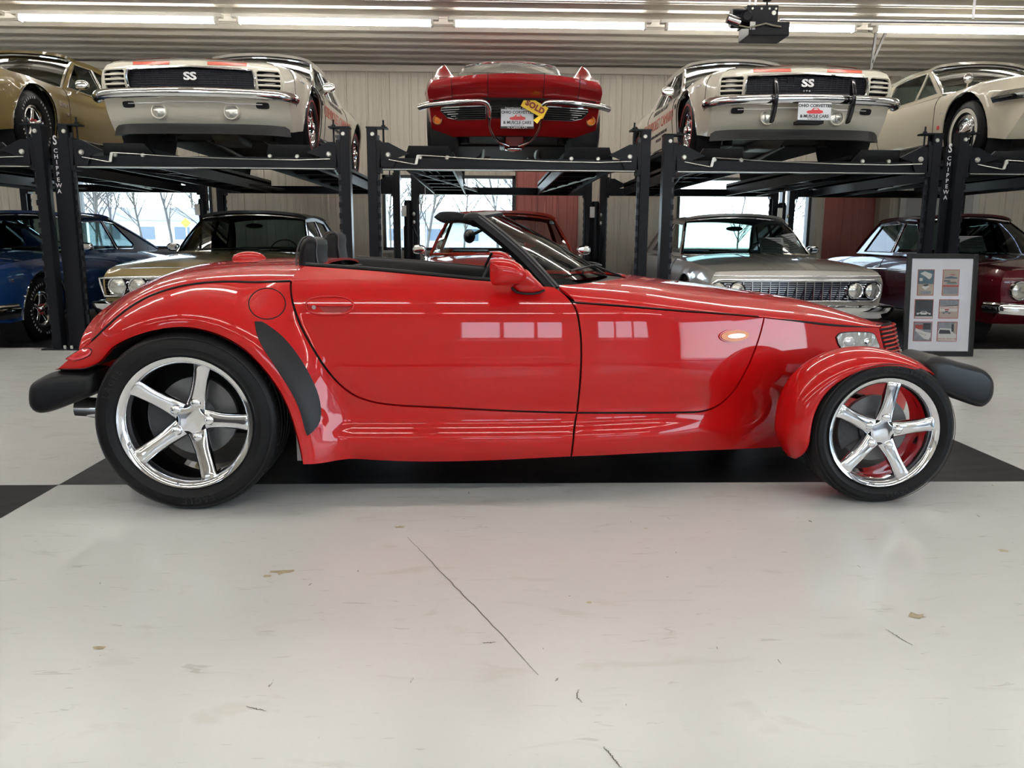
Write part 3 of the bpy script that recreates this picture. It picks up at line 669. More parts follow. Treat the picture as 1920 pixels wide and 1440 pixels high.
# ---- rear deck
zgr = Spl(sorted(gap_rear[::3]+[(gap_rear[0][0]+.05, gap_rear[0][1]+.0)]), .08)
zr = Spl([(-1.90,.60),(-1.86,.636),(-1.806,.71),(-1.74,.785),(-1.674,.845),(-1.58,.90),(-1.487,.94),(-1.305,.985),(-1.065,.997),(-.80,1.0),(-.6,.995)], .08)
xg = gap_rear[-1][0]
def deckf(u, s):
    a = np.abs(s); x1 = -.745+.0*a; x0 = -1.87+.17*a**2; x = x0+(x1-x0)*u
    g = zgr(np.maximum(x, xg)); w = wbody(np.maximum(x, xg), g); k = np.clip((x-x0)/(xg-x0+1e-9), 0, 1)
    w = np.where(x < xg, w*np.sqrt(np.clip(k, 0, 1)*(2-np.clip(k, 0, 1))), w); t = np.maximum(zr(x), g+.002)
    return np.c_[x, YC+s*w, g+(t-g)*(1-a**2.4)**.62]
surf('rear_deck', deckf, np.r_[np.linspace(0, .15, 24), np.linspace(.17, 1, 50)], ss, RED, hero, thick=.012)
mesh('tail_panel', [(-1.86, YC-.35, .62), (-1.86, YC+.35, .62), (-1.72, YC+.6, .62), (-1.72, YC-.6, .62), (-1.80, YC-.35, .40), (-1.80, YC+.35, .40), (-1.62, YC+.6, .40), (-1.62, YC-.6, .40)], [(0,1,5,4),(1,2,6,5),(3,0,4,7),(0,3,2,1),(4,5,6,7)], RED, hero)
q = (bp(463, 478, YC)); pd = MB().ellip((q[0]+.01, YC, q[2]-.02), (.085, .045, .038), 20, 12).build('brake_light_pod', RED, hero, smooth=True)
# ---- cockpit
MB().box(-.76, .62, YC-.62, YC+.62, .28, .34).build('cockpit_floor', DARK, hero)
MB().box(-.80, -.72, YC-.60, YC+.60, .3, .955).build('rear_bulkhead', BLACKV, hero, bevel=.015)
MB().box(.12, .50, YC-.64, YC+.64, .5, .87).build('dashboard', BLACKV, hero, bevel=.03)
MB().box(-.7, .3, YC-.10, YC+.10, .34, .62).build('console', BLACKV, hero, bevel=.02)
MB().lathe([(0,-1.24),(.03,-1.24),(.03,1.24),(0,1.24)], (0,0,0), 'y', 8)
for k, (x0_, px, wpx, py, y) in enumerate(((0, 588, 20, 441, YC-.37), (0, 628, 18, 432, YC+.37))):
    a = bp(px, py+2, y); b = bp(px-wpx, 500, y); c = bp(px+wpx, 500, y); top = a[2]
    o_ = [(b[0]+.01, .70), (b[0]+.002, .90), (b[0]+.006, top-.07), (b[0]+.03, top-.015), (a[0]+.005, top), (a[0]+.04, top-.018), (c[0]-.006, top-.08), (c[0]+.012, .93), (c[0]+.05, .70)]
    st = pillow('seat_back', [tuple(p) for p in curve2(o_, 36)], y-.14, y+.14, .05, BLACKV, hero)
    pillow('seat_cushion', [(c[0]+.0, .42), (c[0]+.5, .46), (c[0]+.52, .56), (c[0]+.02, .58)], y-.24, y+.24, .04, BLACKV, hero)
    tube('seat_piping', mat('grey_piping', (.06, .06, .065), .5), [(p[0], y-.13, p[1]) for p in curve2(o_[1:8], 24)], .004, hero)
MB().lathe([(.165, 0), (.178, .012), (.19, 0), (.178, -.012)], (0, 0, 0), 'x', 28, True).build('steering_wheel', BLACKV, hero, smooth=True).matrix_basis = Matrix.Translation((.02, YC+.37, .80)) @ Matrix.Rotation(.35, 4, 'Y')
# ---- windshield
NP = bp(1037, 532, YC-.66)
def wsf(s, t, inn=0.):
    bx = .275+.33*(1-s*s); bz = .912+.012*(1-s*s); tx = -.035+.10*(1-s*s); tz = 1.192+.028*(1-s*s)
    tt = t; bow = .012*np.sin(PI*t)
    return np.c_[bx+(tx-bx)*tt+bow, YC+s*(.665+(.60-.665)*tt), bz+(tz-bz)*tt+bow*.6]
surf('windshield', wsf, np.linspace(-.985, .985, 25), np.linspace(.02, .98, 10), TINT, hero)
def wpts(sl, tl): return [tuple(p) for p in wsf(np.array(sl, float), np.array(tl, float))]
L = np.linspace
for sg in (-1, 1):
    pp = wpts([sg]*12, L(-.06, 1.0, 12)); V = []
    for (x, y, z) in pp: V += [(x-.038, y-sg*.012, z-.022), (x-.030, y+sg*.014, z-.012), (x+.004, y+sg*.016, z+.006), (x+.014, y-sg*.002, z+.008), (x+.004, y-sg*.014, z-.004)]
    MB().add(V, [(5*i+j, 5*i+(j+1) % 5, 5*i+5+(j+1) % 5, 5*i+5+j) for i in range(11) for j in range(5)]+[(0,1,2,3,4), (59,58,57,56,55)]).build('windshield_pillar', BLACKP, hero, smooth=True, auto=.5)
    tube('pillar_seal', mat('grey_seal', (.05, .05, .055), .35), [(x-.006, y+sg*.018, z+.0) for x, y, z in pp], .005, hero)
hp_ = wpts(L(-1, 1, 20), [1.0]*20); V = []
for (x, y, z) in hp_: V += [(x-.055, y, z-.004), (x-.05, y, z+.012), (x-.01, y, z+.014), (x+.012, y, z+.004), (x+.006, y, z-.014), (x-.035, y, z-.02)]
MB().add(V, [(6*i+j, 6*i+(j+1) % 6, 6*i+6+(j+1) % 6, 6*i+6+j) for i in range(19) for j in range(6)]+[(0,1,2,3,4,5), tuple(range(119, 113, -1))]).build('windshield_header', BLACKP, hero, smooth=True, auto=.6)
# header corner cap, visor pads and inner mirror
for sg in (-1, 1):
    x, y, z = wpts([sg], [1.0])[0]; MB().ellip((x-.028, y-sg*.02, z-.004), (.045, .03, .024), 14, 10).build('header_latch', BLACKP, hero, smooth=True)
    a, b = bp(820, 411, YC+sg*.3), bp(882, 416, YC+sg*.3)
    if sg < 0: a, b = bp(818, 409, YC-.3), bp(884, 415, YC-.3)
    vo = [(a[0], a[2]+.0), (a[0]+.03, a[2]+.022), (a[0]+.12, a[2]+.02), (b[0]+.03, b[2]+.004), (b[0]+.03, b[2]-.02), (a[0]+.12, a[2]-.016), (a[0]+.03, a[2]-.018)]
    pillow('sun_visor', [tuple(p) for p in curve2(vo+vo[:1], 30)[:-1]], YC+sg*.3-.19, YC+sg*.3+.19, .012, BLACKV, hero)
q = bp(880, 443, YC); MB().ellip(tuple(q), (.03, .10, .035), 16, 10).build('inner_mirror', BLACKP, hero, smooth=True)
tube('mirror_stalk', BLACKP, [tuple(q), (q[0]+.1, YC, q[2]+.05)], .008, hero)
# cowl and wipers
def cowlf(u, s):
    a = s*s; x0 = .262+.34*(1-a); x1 = np.where(np.abs(s) < .88, HX0(np.abs(s)), HX0(.88)-(np.abs(s)-.88)*.6)+.015; x = x0+(x1-x0)*u
    return np.c_[x, YC+s*(.70+.06*u), .895+.022*(1-a)-.012*u]
surf('cowl_panel', cowlf, L(0, 1, 6), L(-1, 1, 30), BLACKP, hero)
MB().box(-.0+.16, .62, YC-.68, YC+.68, .5, .86).build('firewall', DARK, hero)
for (s0, s1) in ((-.82, -.1), (-.05, .62)):
    a = cowlf(np.array([.6]), np.array([s1]))[0]; pts = []
    for t in L(0, 1, 12): s_ = s0+(s1-s0)*t; p = wsf(np.array([s_]), np.array([.06+.12*t*(1-t)+.03]))[0]; pts.append((p[0]+.012, p[1], p[2]+.018))
    tube('wiper_blade', BLACKP, pts, .005, hero, 6); tube('wiper_arm', BLACKP, [tuple(a+[0, 0, .01]), pts[6], pts[5]], .006, hero, 6)
# ---- door mirrors
for sg in (-1, 1):
    Y = YC+sg*.90; P_ = [(919,486),(926,484),(944,484),(962,488),(978,498),(986,512),(984,524),(970,531),(945,534),(925,534),(920,528),(918,508)]
    o_ = [tuple(bp(a, b, YC-.90)[[0, 2]]) for a, b in P_]; o_ = [tuple(p) for p in curve2(o_+o_[:1], 40)[:-1]]
    pillow('mirror_shell', o_, Y-.085, Y+.085, .08, RED, hero, nr=9)
    f_ = [tuple(bp(a, b, YC-.80)[[0, 2]]) for a, b in ((960,535),(975,520),(985,505),(1002,520),(1021,541),(1015,546),(995,549),(972,547))]
    pillow('mirror_foot', [tuple(p) for p in curve2(f_+f_[:1], 30)[:-1]], YC+sg*.70, YC+sg*.835, .03, RED, hero)
    tube('mirror_gasket', BLACKP, [(p[0], YC+sg*.815, p[1]) for p in curve2([tuple(bp(a, b, YC-.80)[[0, 2]]) for a, b in ((959,538),(966,546),(985,550),(1008,549),(1021,543))], 12)], .005, hero)
    g_ = [tuple(bp(a, b, YC-.66)[[0, 2]]) for a, b in ((905,524),(925,484),(930,484),(915,526))]
    tube('vent_window_post', BLACKP, [(g_[0][0], YC+sg*.68, g_[0][1]), (g_[1][0], YC+sg*.66, g_[1][1])], .008, hero)
# ---- grille prow with thin bars
def prow(z, off=0.):
    xb = float(np.interp(z, [p[1] for p in nose[::-1]][0:], [p[0] for p in nose[::-1]])) if False else None
nz = sorted(nose, key=lambda p: p[1]); nzx = Spl(sorted({round(p[1], 3): p[0] for p in nz}.items()), .05)
def prowf(u, z):
    x0 = nzx(z); w = wbody(x0, z); return np.c_[x0+(.17-.25*(.66-z)*.3)*(1-np.abs(u)**1.5), YC+u*w, z]
surf('grille_backing', lambda z, u: prowf(u, z)-[.015, 0, 0], L(.22, .69, 20), L(-1, 1, 21), DARK, hero)
for k in range(12):
    z = .675-k*.021
    pts = [tuple(prowf(np.array([u]), np.array([z]))[0]+[.004, 0, 0]) for u in L(-1, 1, 17)]
    MB().tube(pts, .0055, 6).build('grille_bar', RED, hero, smooth=True)
surf('chin', lambda z, u: prowf(u, z), L(.20, .43, 10), L(-1, 1, 21), RED, hero)
for sg in (-1, 1):
    MB().ellip((2.02, YC+sg*.30, .50), (.03, .07, .04), 16, 10).build('fog_lamp', LENS, hero, smooth=True)
# ---- cycle fenders
lo = [(1763,705),(1739,700),(1698,690),(1657,687),(1617,695),(1576,714),(1546,741),(1527,777),(1519,817),(1516,850),(1506,869)]
hi = [(1763,705),(1728,679),(1687,662),(1644,653.5),(1603,655),(1563,666),(1522,689),(1489,724),(1472,765),(1467,820),(1484,860)]
LO = curve2([tuple(bp(a, b, 3.185)[[0, 2]]) for a, b in lo], 50); HI = curve2([tuple(bp(a, b, 3.27)[[0, 2]]) for a, b in hi], 50)
for sg in (-1, 1):
    V = []; ph = np.linspace(0, PI, 25); n = len(ph)
    for i in range(50):
        e = math.sin(PI*min(1, (i/49)*6)/2)*math.sqrt(min(1, max(.03, (49-i)/6)))
        for t in ph:
            k = math.sin(t); p = LO[i]+(HI[i]-LO[i])*k
            V.append((p[0], YC+sg*(.765+.14*(math.cos(t))*(.35+.65*e)), p[1]))
    Fc = [(i*n+j, i*n+j+1, (i+1)*n+j+1, (i+1)*n+j) for i in range(49) for j in range(n-1)]
    me_ = MB().add(V, Fc).build('cycle_fender', RED, hero, smooth=True, auto=1.4); so = me_.modifiers.new('s', 'SOLIDIFY'); so.thickness = .008; so.offset = -1
    tube('fender_strut', BLACKM, [(1.655, YC+sg*.70, .62), (1.60, YC+sg*.45, .50)], .014, hero)
# ---- bumper pods
fo = [tuple(bp(a, b, 3.41)[[0, 2]]) for a, b in ((1712,676),(1722,667),(1741,663),(1788,676),(1834,689),(1852,701),(1861,716),(1862,733),(1858,747),(1848,758),(1836,762),(1815,757),(1774,741),(1720,715))]
ro = [tuple(bp(a, b, 3.30)[[0, 2]]) for a, b in ((185,693),(150,692),(103,697),(72,711),(60,722),(57,740),(59,760),(68,771),(83,774),(110,767),(150,750),(190,729))]
FP = [tuple(p) for p in curve2(fo+fo[:1], 50)[:-1]]; RP = [tuple(p) for p in curve2(ro+ro[:1], 50)[:-1]]
for sg in (-1, 1):
    def wrapf(p, sg=sg): return (p[0]-.0, p[1]+sg*(-.25)*(p[0]-1.9), p[2])
    pillow('front_bumper_pod', FP, YC+sg*.50, YC+sg*.80, .045, BLACKP, hero, wrap=wrapf)
    tube('bumper_strut', BLACKM, [(1.75, YC+sg*.5, .55), (1.85, YC+sg*.25, .5)], .025, hero)
    pillow('rear_bumper_pod', RP, YC+sg*.52, YC+sg*.84, .05, BLACKP, hero)
    tube('bumper_strut', BLACKM, [(-1.72, YC+sg*.55, .48), (-1.55, YC+sg*.5, .46)], .03, hero)
    a, b = bp(143, 765, 3.45), bp(215, 785, 3.45); a[1] = b[1] = YC+sg*.62
    ex = MB().lathe([(.0, .03), (.040, .03), (.040, .0), (.046, .0), (.046, .32), (0, .32)], (0, 0, 0), 'x', 24).build('exhaust_tip', CHROME, hero, smooth=True)
    ex.matrix_basis = Matrix.Translation((a[0], a[1], a[2]-.0)) @ Matrix.Rotation(.06, 4, 'Y')
# dark inner fender walls and red corner pieces under the tail
for sg in (-1, 1):
    ifp = gap_rear[::-1]+[(-.72, gap_rear[0][1]), (-.72, .22), (-1.50, .30), (-1.62, .60)]
    mesh('inner_fender', [(x, YC+sg*.58, z) for x, z in ifp], [tuple(range(len(ifp)))], DARK, hero)
    cp = [tuple(bp(a, b, 3.40)[[0, 2]]) for a, b in ((168,690),(218,652),(232,700),(183,734))]
    MB().prism(cp, YC+sg*.69, YC+sg*.66).build('rear_corner_panel', RED, hero, bevel=.004)
# red body corner under the tail, mud flap, underbody
MB().box(-1.60, -.7, YC-.55, YC+.55, .22, .6).build('rear_underbody', DARK, hero, bevel=.03)
MB().box(-.72, .9, YC-.52, YC+.52, .19, .34).build('floor_pan', DARK, hero, bevel=.02)
for sg in (-1, 1):
    MB().add([(-1.62, YC+sg*.60, .60), (-1.45, YC+sg*.72, .63), (-1.45, YC+sg*.72, .42), (-1.58, YC+sg*.60, .40)], [(0,1,2,3)]).build('rear_valance', RED, hero)
    MB().box(-.80, -.775, YC+sg*.72-.12, YC+sg*.72+.12, .18, .42).build('splash_flap', mat('grey_flap', (.25, .25, .25), .6), hero)
    tube('axle_arm', BLACKM, [(-1.21, YC+sg*.3, .33), (-1.21, YC+sg*.75, .35)], .035, hero)
    tube('axle_arm', BLACKM, [(1.655, YC+sg*.2, .28), (1.655, YC+sg*.75, .27)], .016, hero); tube('axle_arm', BLACKM, [(1.5, YC+sg*.25, .42), (1.655, YC+sg*.7, .42)], .014, hero)
# ---- wheels
def spoke_mesh(mb, ang, r0, r1, d0, d1, w0, w1, th, nseg=12, n=14):
    """rounded bar from hub to rim; depth d(r) measured inwards from the wheel face"""
    V = []
    for i in range(nseg+1):
        t = i/nseg; r = r0+(r1-r0)*t; dep = d0+(d1-d0)*(t**1.6); w = w0+(w1-w0)*t
        w *= 1-.16*math.sin(PI*t); hth = th*(.75+.35*math.sin(PI*min(1, t*1.2)))
        if t > .86: hth *= math.sqrt(max(.02, 1-((t-.86)/.145)**2))
        for k in range(n):
            a = 2*PI*k/n; cx = w*math.copysign(abs(math.cos(a))**.75, math.cos(a)); cy = hth*math.copysign(abs(math.sin(a))**.75, math.sin(a))
            V.append((r*math.cos(ang)-cx*math.sin(ang), dep-cy, r*math.sin(ang)+cx*math.cos(ang)))
    mb.add(V, [(i*n+k, i*n+(k+1) % n, (i+1)*n+(k+1) % n, (i+1)*n+k) for i in range(nseg) for k in range(n)]+[tuple(range(n))[::-1], tuple(nseg*n+k for k in range(n))])
def hero_wheel(c, R, rr, wd, ang0, dish, side, label, brand):
    """c is the centre of the outer face; the wheel extends inwards by wd (+Y for the near side)"""
    s = -side  # +1: inwards is +Y
    rim = MB().lathe([(rr*.865, .055), (rr*.875, .028), (rr*.895, .012), (rr*.94, .002), (rr*.985, -.002), (rr*1.0, .004), (rr*1.005, .016), (rr*.96, .03), (rr*.93, .06), (rr*.90, wd*.55), (rr*.92, wd-.03), (rr*.99, wd-.01), (rr*.985, wd), (rr*.9, wd-.02), (rr*.885, wd*.5), (rr*.89, .06)], (0, 0, 0), 'y', 72, True)
    w = rim.build('wheel', CHROME, hero, smooth=True, auto=.9)
    sp = MB()
    for k in range(5): spoke_mesh(sp, ang0+k*2*PI/5, rr*.20, rr*.95, dish+.004, .016, rr*.15, rr*.105, .020)
    for k in range(5): sp2 = MB(); 
    for k in range(5):
        m_ = MB(); spoke_mesh(m_, ang0+k*2*PI/5, rr*.20, rr*.945, dish+.004, .016, rr*.155, rr*.135, .025); m_.build('spoke', CHROME, w, smooth=True, auto=1.2)
        a = ang0+k*2*PI/5; MB().ellip((rr*.275*math.cos(a), dish-.012, rr*.275*math.sin(a)), (rr*.085, .02, rr*.085), 16, 10).build('lug_cover', CHROME, w, smooth=True)
    st = [(rr*(.30 if k % 2 == 0 else .20)*math.cos(ang0+k*PI/5), rr*(.30 if k % 2 == 0 else .20)*math.sin(ang0+k*PI/5)) for k in range(10)]
    st = curve2(st+st[:1], 60)[:-1]; pillow('hub_cap', st[::-1], dish+.03, dish-.014, .010, CHROME, w)
    # tire with raised shoulder, side wall lettering and tread grooves
    b = .018
    tp = [(rr*1.0, .010), (rr*1.03, .0), (rr*1.0+(R-rr)*.35, -.012), (rr+(R-rr)*.62, -.010), (R-.020, .0), (R-.008, .010), (R-.002, .024), (R, .045)]
    gr = []
    for g in np.linspace(.26, .74, 4): gr += [(R, wd*g-.006), (R-.008, wd*g-.004), (R-.008, wd*g+.004), (R, wd*g+.006)]
    tb = [(R, wd-.05), (R-.008, wd-.02), (R-.03, wd), (rr+(R-rr)*.5, wd+.015), (rr*1.0, wd-.005)]
    MB().lathe(tp+gr+tb, (0, 0, 0), 'y', 96, True).build('tire', RUBBER, w, smooth=True, auto=.5)
    tr = MB()
    for k in range(72):
        a = 2*PI*k/72
        for (q0, q1) in ((.035, wd*.24), (wd*.76, wd-.035)):
            V = []
            for (rad, hw) in ((R-.012, .0022), (R+.0008, .0022)):
                for (yy, da) in ((q0, -.02), (q1, .02)):
                    for h in (-hw, hw): V.append((rad*math.cos(a+da+h/R), yy, rad*math.sin(a+da+h/R)))
            tr.add(V, [(0,1,3,2),(4,6,7,5),(0,4,5,1),(2,3,7,6),(0,2,6,4),(1,5,7,3)])
    tag(tr.build('tread_sipes', DARK, w), kind='stuff')
    LETT = mat('raised_rubber', (.018, .018, .02), .4, spec=.3)
    def bendr(r0, a0):
        def f(p): a = a0-p.x/r0; r = r0+p.y; return Vector((r*math.cos(a), -.0115-p.z, r*math.sin(a)))
        return f
    rm = rr+(R-rr)*.48
    for (tx, a0) in brand: text('tire_lettering', tx, (R-rr)*.42, LETT, w, ext=.0012, bend=bendr(rm-.0, a0), space=1.25)
    MB().lathe([(rm+.03 if False else rr+(R-rr)*.78, -.0095), (rr+(R-rr)*.80, -.0115), (rr+(R-rr)*.82, -.0085)], (0, 0, 0), 'y', 64).build('sidewall_rib', LETT, w, smooth=True)
    # brake
    MB().lathe([(0, dish+.045), (rr*.30, dish+.045), (rr*.31, dish+.06), (rr*.60, dish+.06), (rr*.60, dish+.085), (0, dish+.085)], (0, 0, 0), 'y', 48).build('brake_disc', mat('disc_steel', (.20, .20, .205), .42, .7, noise=.15, nscale=30), w, smooth=True, auto=.5)
    ca = MB().prism([(rr*.33*math.cos(a), rr*.33*math.sin(a)) for a in L(2.6, 3.7, 8)]+[(rr*.72*math.cos(a), rr*.72*math.sin(a)) for a in L(3.7, 2.6, 8)], dish+.03, dish+.115).build('brake_caliper', mat('dark_cast_metal', (.06, .06, .065), .5, .5, noise=.3, nscale=60, bump=.5, bscale=80), w, bevel=.008)
    MB().lathe([(rr*.88, .10), (rr*.60, .14), (0, .16)], (0, 0, 0), 'y', 32).build('inner_shadow_plate', DARK, w) if False else None
    a = -1.75; MB().lathe([(0, 0), (.005, 0), (.005, .03), (.0, .03)], (rr*.93*math.cos(a), -.008, rr*.93*math.sin(a)), 'y', 8).build('valve_stem', DULLM, w)
    w.location = c
    if side > 0: w.rotation_euler = (0, 0, PI)
    return w
for side in (-1, 1):
    hero_wheel((-1.212, YC+side*.952, .366), .366, .273, .29, 0.0, .085, side, '', [('EAGLE', -1.45), ('EAGLE', 2.6)])
    fw = hero_wheel((1.657, YC+side*.900, .309), .309, .237, .225, math.radians(10), .032, side, '', [('GOODYEAR', 1.35), ('EAGLE', -1.3)])
# ============================================================ GENERIC SIXTIES CAR BODY
WHITEWALL = mat('whitewall', (.62, .60, .55), .5, noise=.05); REDLINE = mat('redline', (.45, .03, .03), .5); WLET = mat('white_letter', (.5, .5, .5), .5)
UNDER = mat('undercoat', (.02, .02, .02), .7, noise=.4, nscale=8); RUSTY = mat('greased_steel', (.16, .15, .14), .45, .7, noise=.4, nscale=15)
INTD = mat('dark_interior', (.03, .03, .032), .6, noise=.2)
def car_wheel(c, R, wd, style, parent, name='wheel', turn=0.):
    """c = centre of outer face in car space, side from the sign of c.y"""
    s = 1 if c[1] > 0 else -1; rr = R*.56
    w = MB().lathe([(rr*.80, .05), (rr*.84, .012), (rr*.93, .0), (rr, .004), (rr, .05), (rr*.9, .09), (rr*.88, wd-.02), (rr, wd), (rr*.86, wd-.01), (rr*.82, .09)], (0, 0, 0), 'y', 40, True).build(name, CHROME, parent, smooth=True, auto=.9)
    gr = []
    for g in np.linspace(.2, .8, 5): gr += [(R, wd*g-.005), (R-.006, wd*g-.004), (R-.006, wd*g+.004), (R, wd*g+.005)]
    MB().lathe([(rr, .004), (rr*1.06, -.006), (rr+(R-rr)*.5, -.018), (R-.03, -.004), (R-.006, .014)]+gr+[(R-.006, wd-.014), (R-.03, wd+.005), (rr+(R-rr)*.5, wd+.015), (rr, wd)], (0, 0, 0), 'y', 56, True).build('tire', RUBBER, w, smooth=True, auto=.5)
    def ring(r0, r1, m, nm='sidewall_band'): MB().lathe([(r0, -.0125 if r0 < rr*1.1 else -.0175), (r0, -.0195), (r1, -.0195), (r1, -.016)], (0, 0, 0), 'y', 56).build(nm, m, w, smooth=True, auto=.5)
    if style == 'cone':
        ring(rr*1.12, rr*1.34, WHITEWALL); MB().lathe([(0, -.05), (rr*.12, -.048), (rr*.2, -.03), (rr*.5, -.002), (rr*.52, .012), (rr*.62, .012), (rr*.66, 0), (rr*.80, -.012), (rr*.97, -.004), (rr*.98, .01)], (0, 0, 0), 'y', 48).build('hub_cap', CHROME, w, smooth=True, auto=.6)
        for k in range(18): a = 2*PI*k/18; MB().ellip((rr*.57*math.cos(a), .006, rr*.57*math.sin(a)), (.008, .008, .008), 8, 6).build('hub_cap_boss', CHROME, w, smooth=True)
    elif style in ('rally_red', 'rally'):
        if style == 'rally_red': ring(rr*1.32, rr*1.40, REDLINE)
        dm = REDLINE if style == 'rally_red' else DULLM
        MB().lathe([(0, .02), (rr*.38, .02), (rr*.55, .03), (rr*.78, .055), (rr*.82, .07)], (0, 0, 0), 'y', 40).build('wheel_disc', mat('wheel_red_paint', (.45, .02, .02), .3, coat=.6) if style == 'rally_red' else DULLM, w, smooth=True)
        MB().lathe([(0, -.03), (rr*.16, -.03), (rr*.2, -.018), (rr*.36, -.008), (rr*.40, .02)], (0, 0, 0), 'y', 32).build('hub_cap', CHROME, w, smooth=True, auto=.6)
        for k in range(5):
            a = 2*PI*k/5+.3; MB().lathe([(0, -.006), (rr*.075, -.004), (rr*.08, .03)], (rr*.5*math.cos(a), .0, rr*.5*math.sin(a)), 'y', 10).build('wheel_nut', CHROME, w, smooth=True)
            a += .628; V = MB().prism([(rr*r_*math.cos(a+d), rr*r_*math.sin(a+d)) for r_, d in ((.60, -.16), (.74, -.2), (.74, .2), (.60, .16))], .034, .045); V.build('wheel_slot', DARK, w)
    else:
        for k in range(5):
            m_ = MB(); spoke_mesh(m_, .3+k*2*PI/5, rr*.15, rr*.86, .035, .02, rr*.17, rr*.12, .018, 8, 10); m_.build('spoke', CHROME if style != 'dark' else DULLM, w, smooth=True, auto=1.2)
        MB().lathe([(0, -.012), (rr*.14, -.01), (rr*.22, .01), (rr*.22, .05)], (0, 0, 0), 'y', 24).build('hub_cap', CHROME, w, smooth=True)
        for k in range(5): a = .9+2*PI*k/5; MB().ellip((rr*.27*math.cos(a), .012, rr*.27*math.sin(a)), (.012, .014, .012), 8, 6).build('wheel_nut', REDLINE if style == 'letters' else CHROME, w, smooth=True)
        MB().lathe([(0, .085), (rr*.8, .085)], (0, 0, 0), 'y', 32).build('brake_drum', UNDER, w)
        if style == 'letters':
            for k in range(40):
                a = 2*PI*k/40; q = rr+(R-rr)*.5; V = []
                MB().prism([(q*math.cos(a)+dx*math.cos(a)-dy*math.sin(a), q*math.sin(a)+dx*math.sin(a)+dy*math.cos(a)) for dx, dy in ((-.012, -.006), (.012, -.006), (.012, .006), (-.012, .006))], -.0205, -.017).build('sidewall_letter', WLET, w) if (k % 10) < 8 else None
    MB().lathe([(0, .1), (rr*.85, .1), (rr*.85, .11), (0, .11)], (0, 0, 0), 'y', 24).build('backing_plate', UNDER, w)
    w.location = c
    w.rotation_euler = (0, 0, (0 if s < 0 else PI)+turn)
    return w
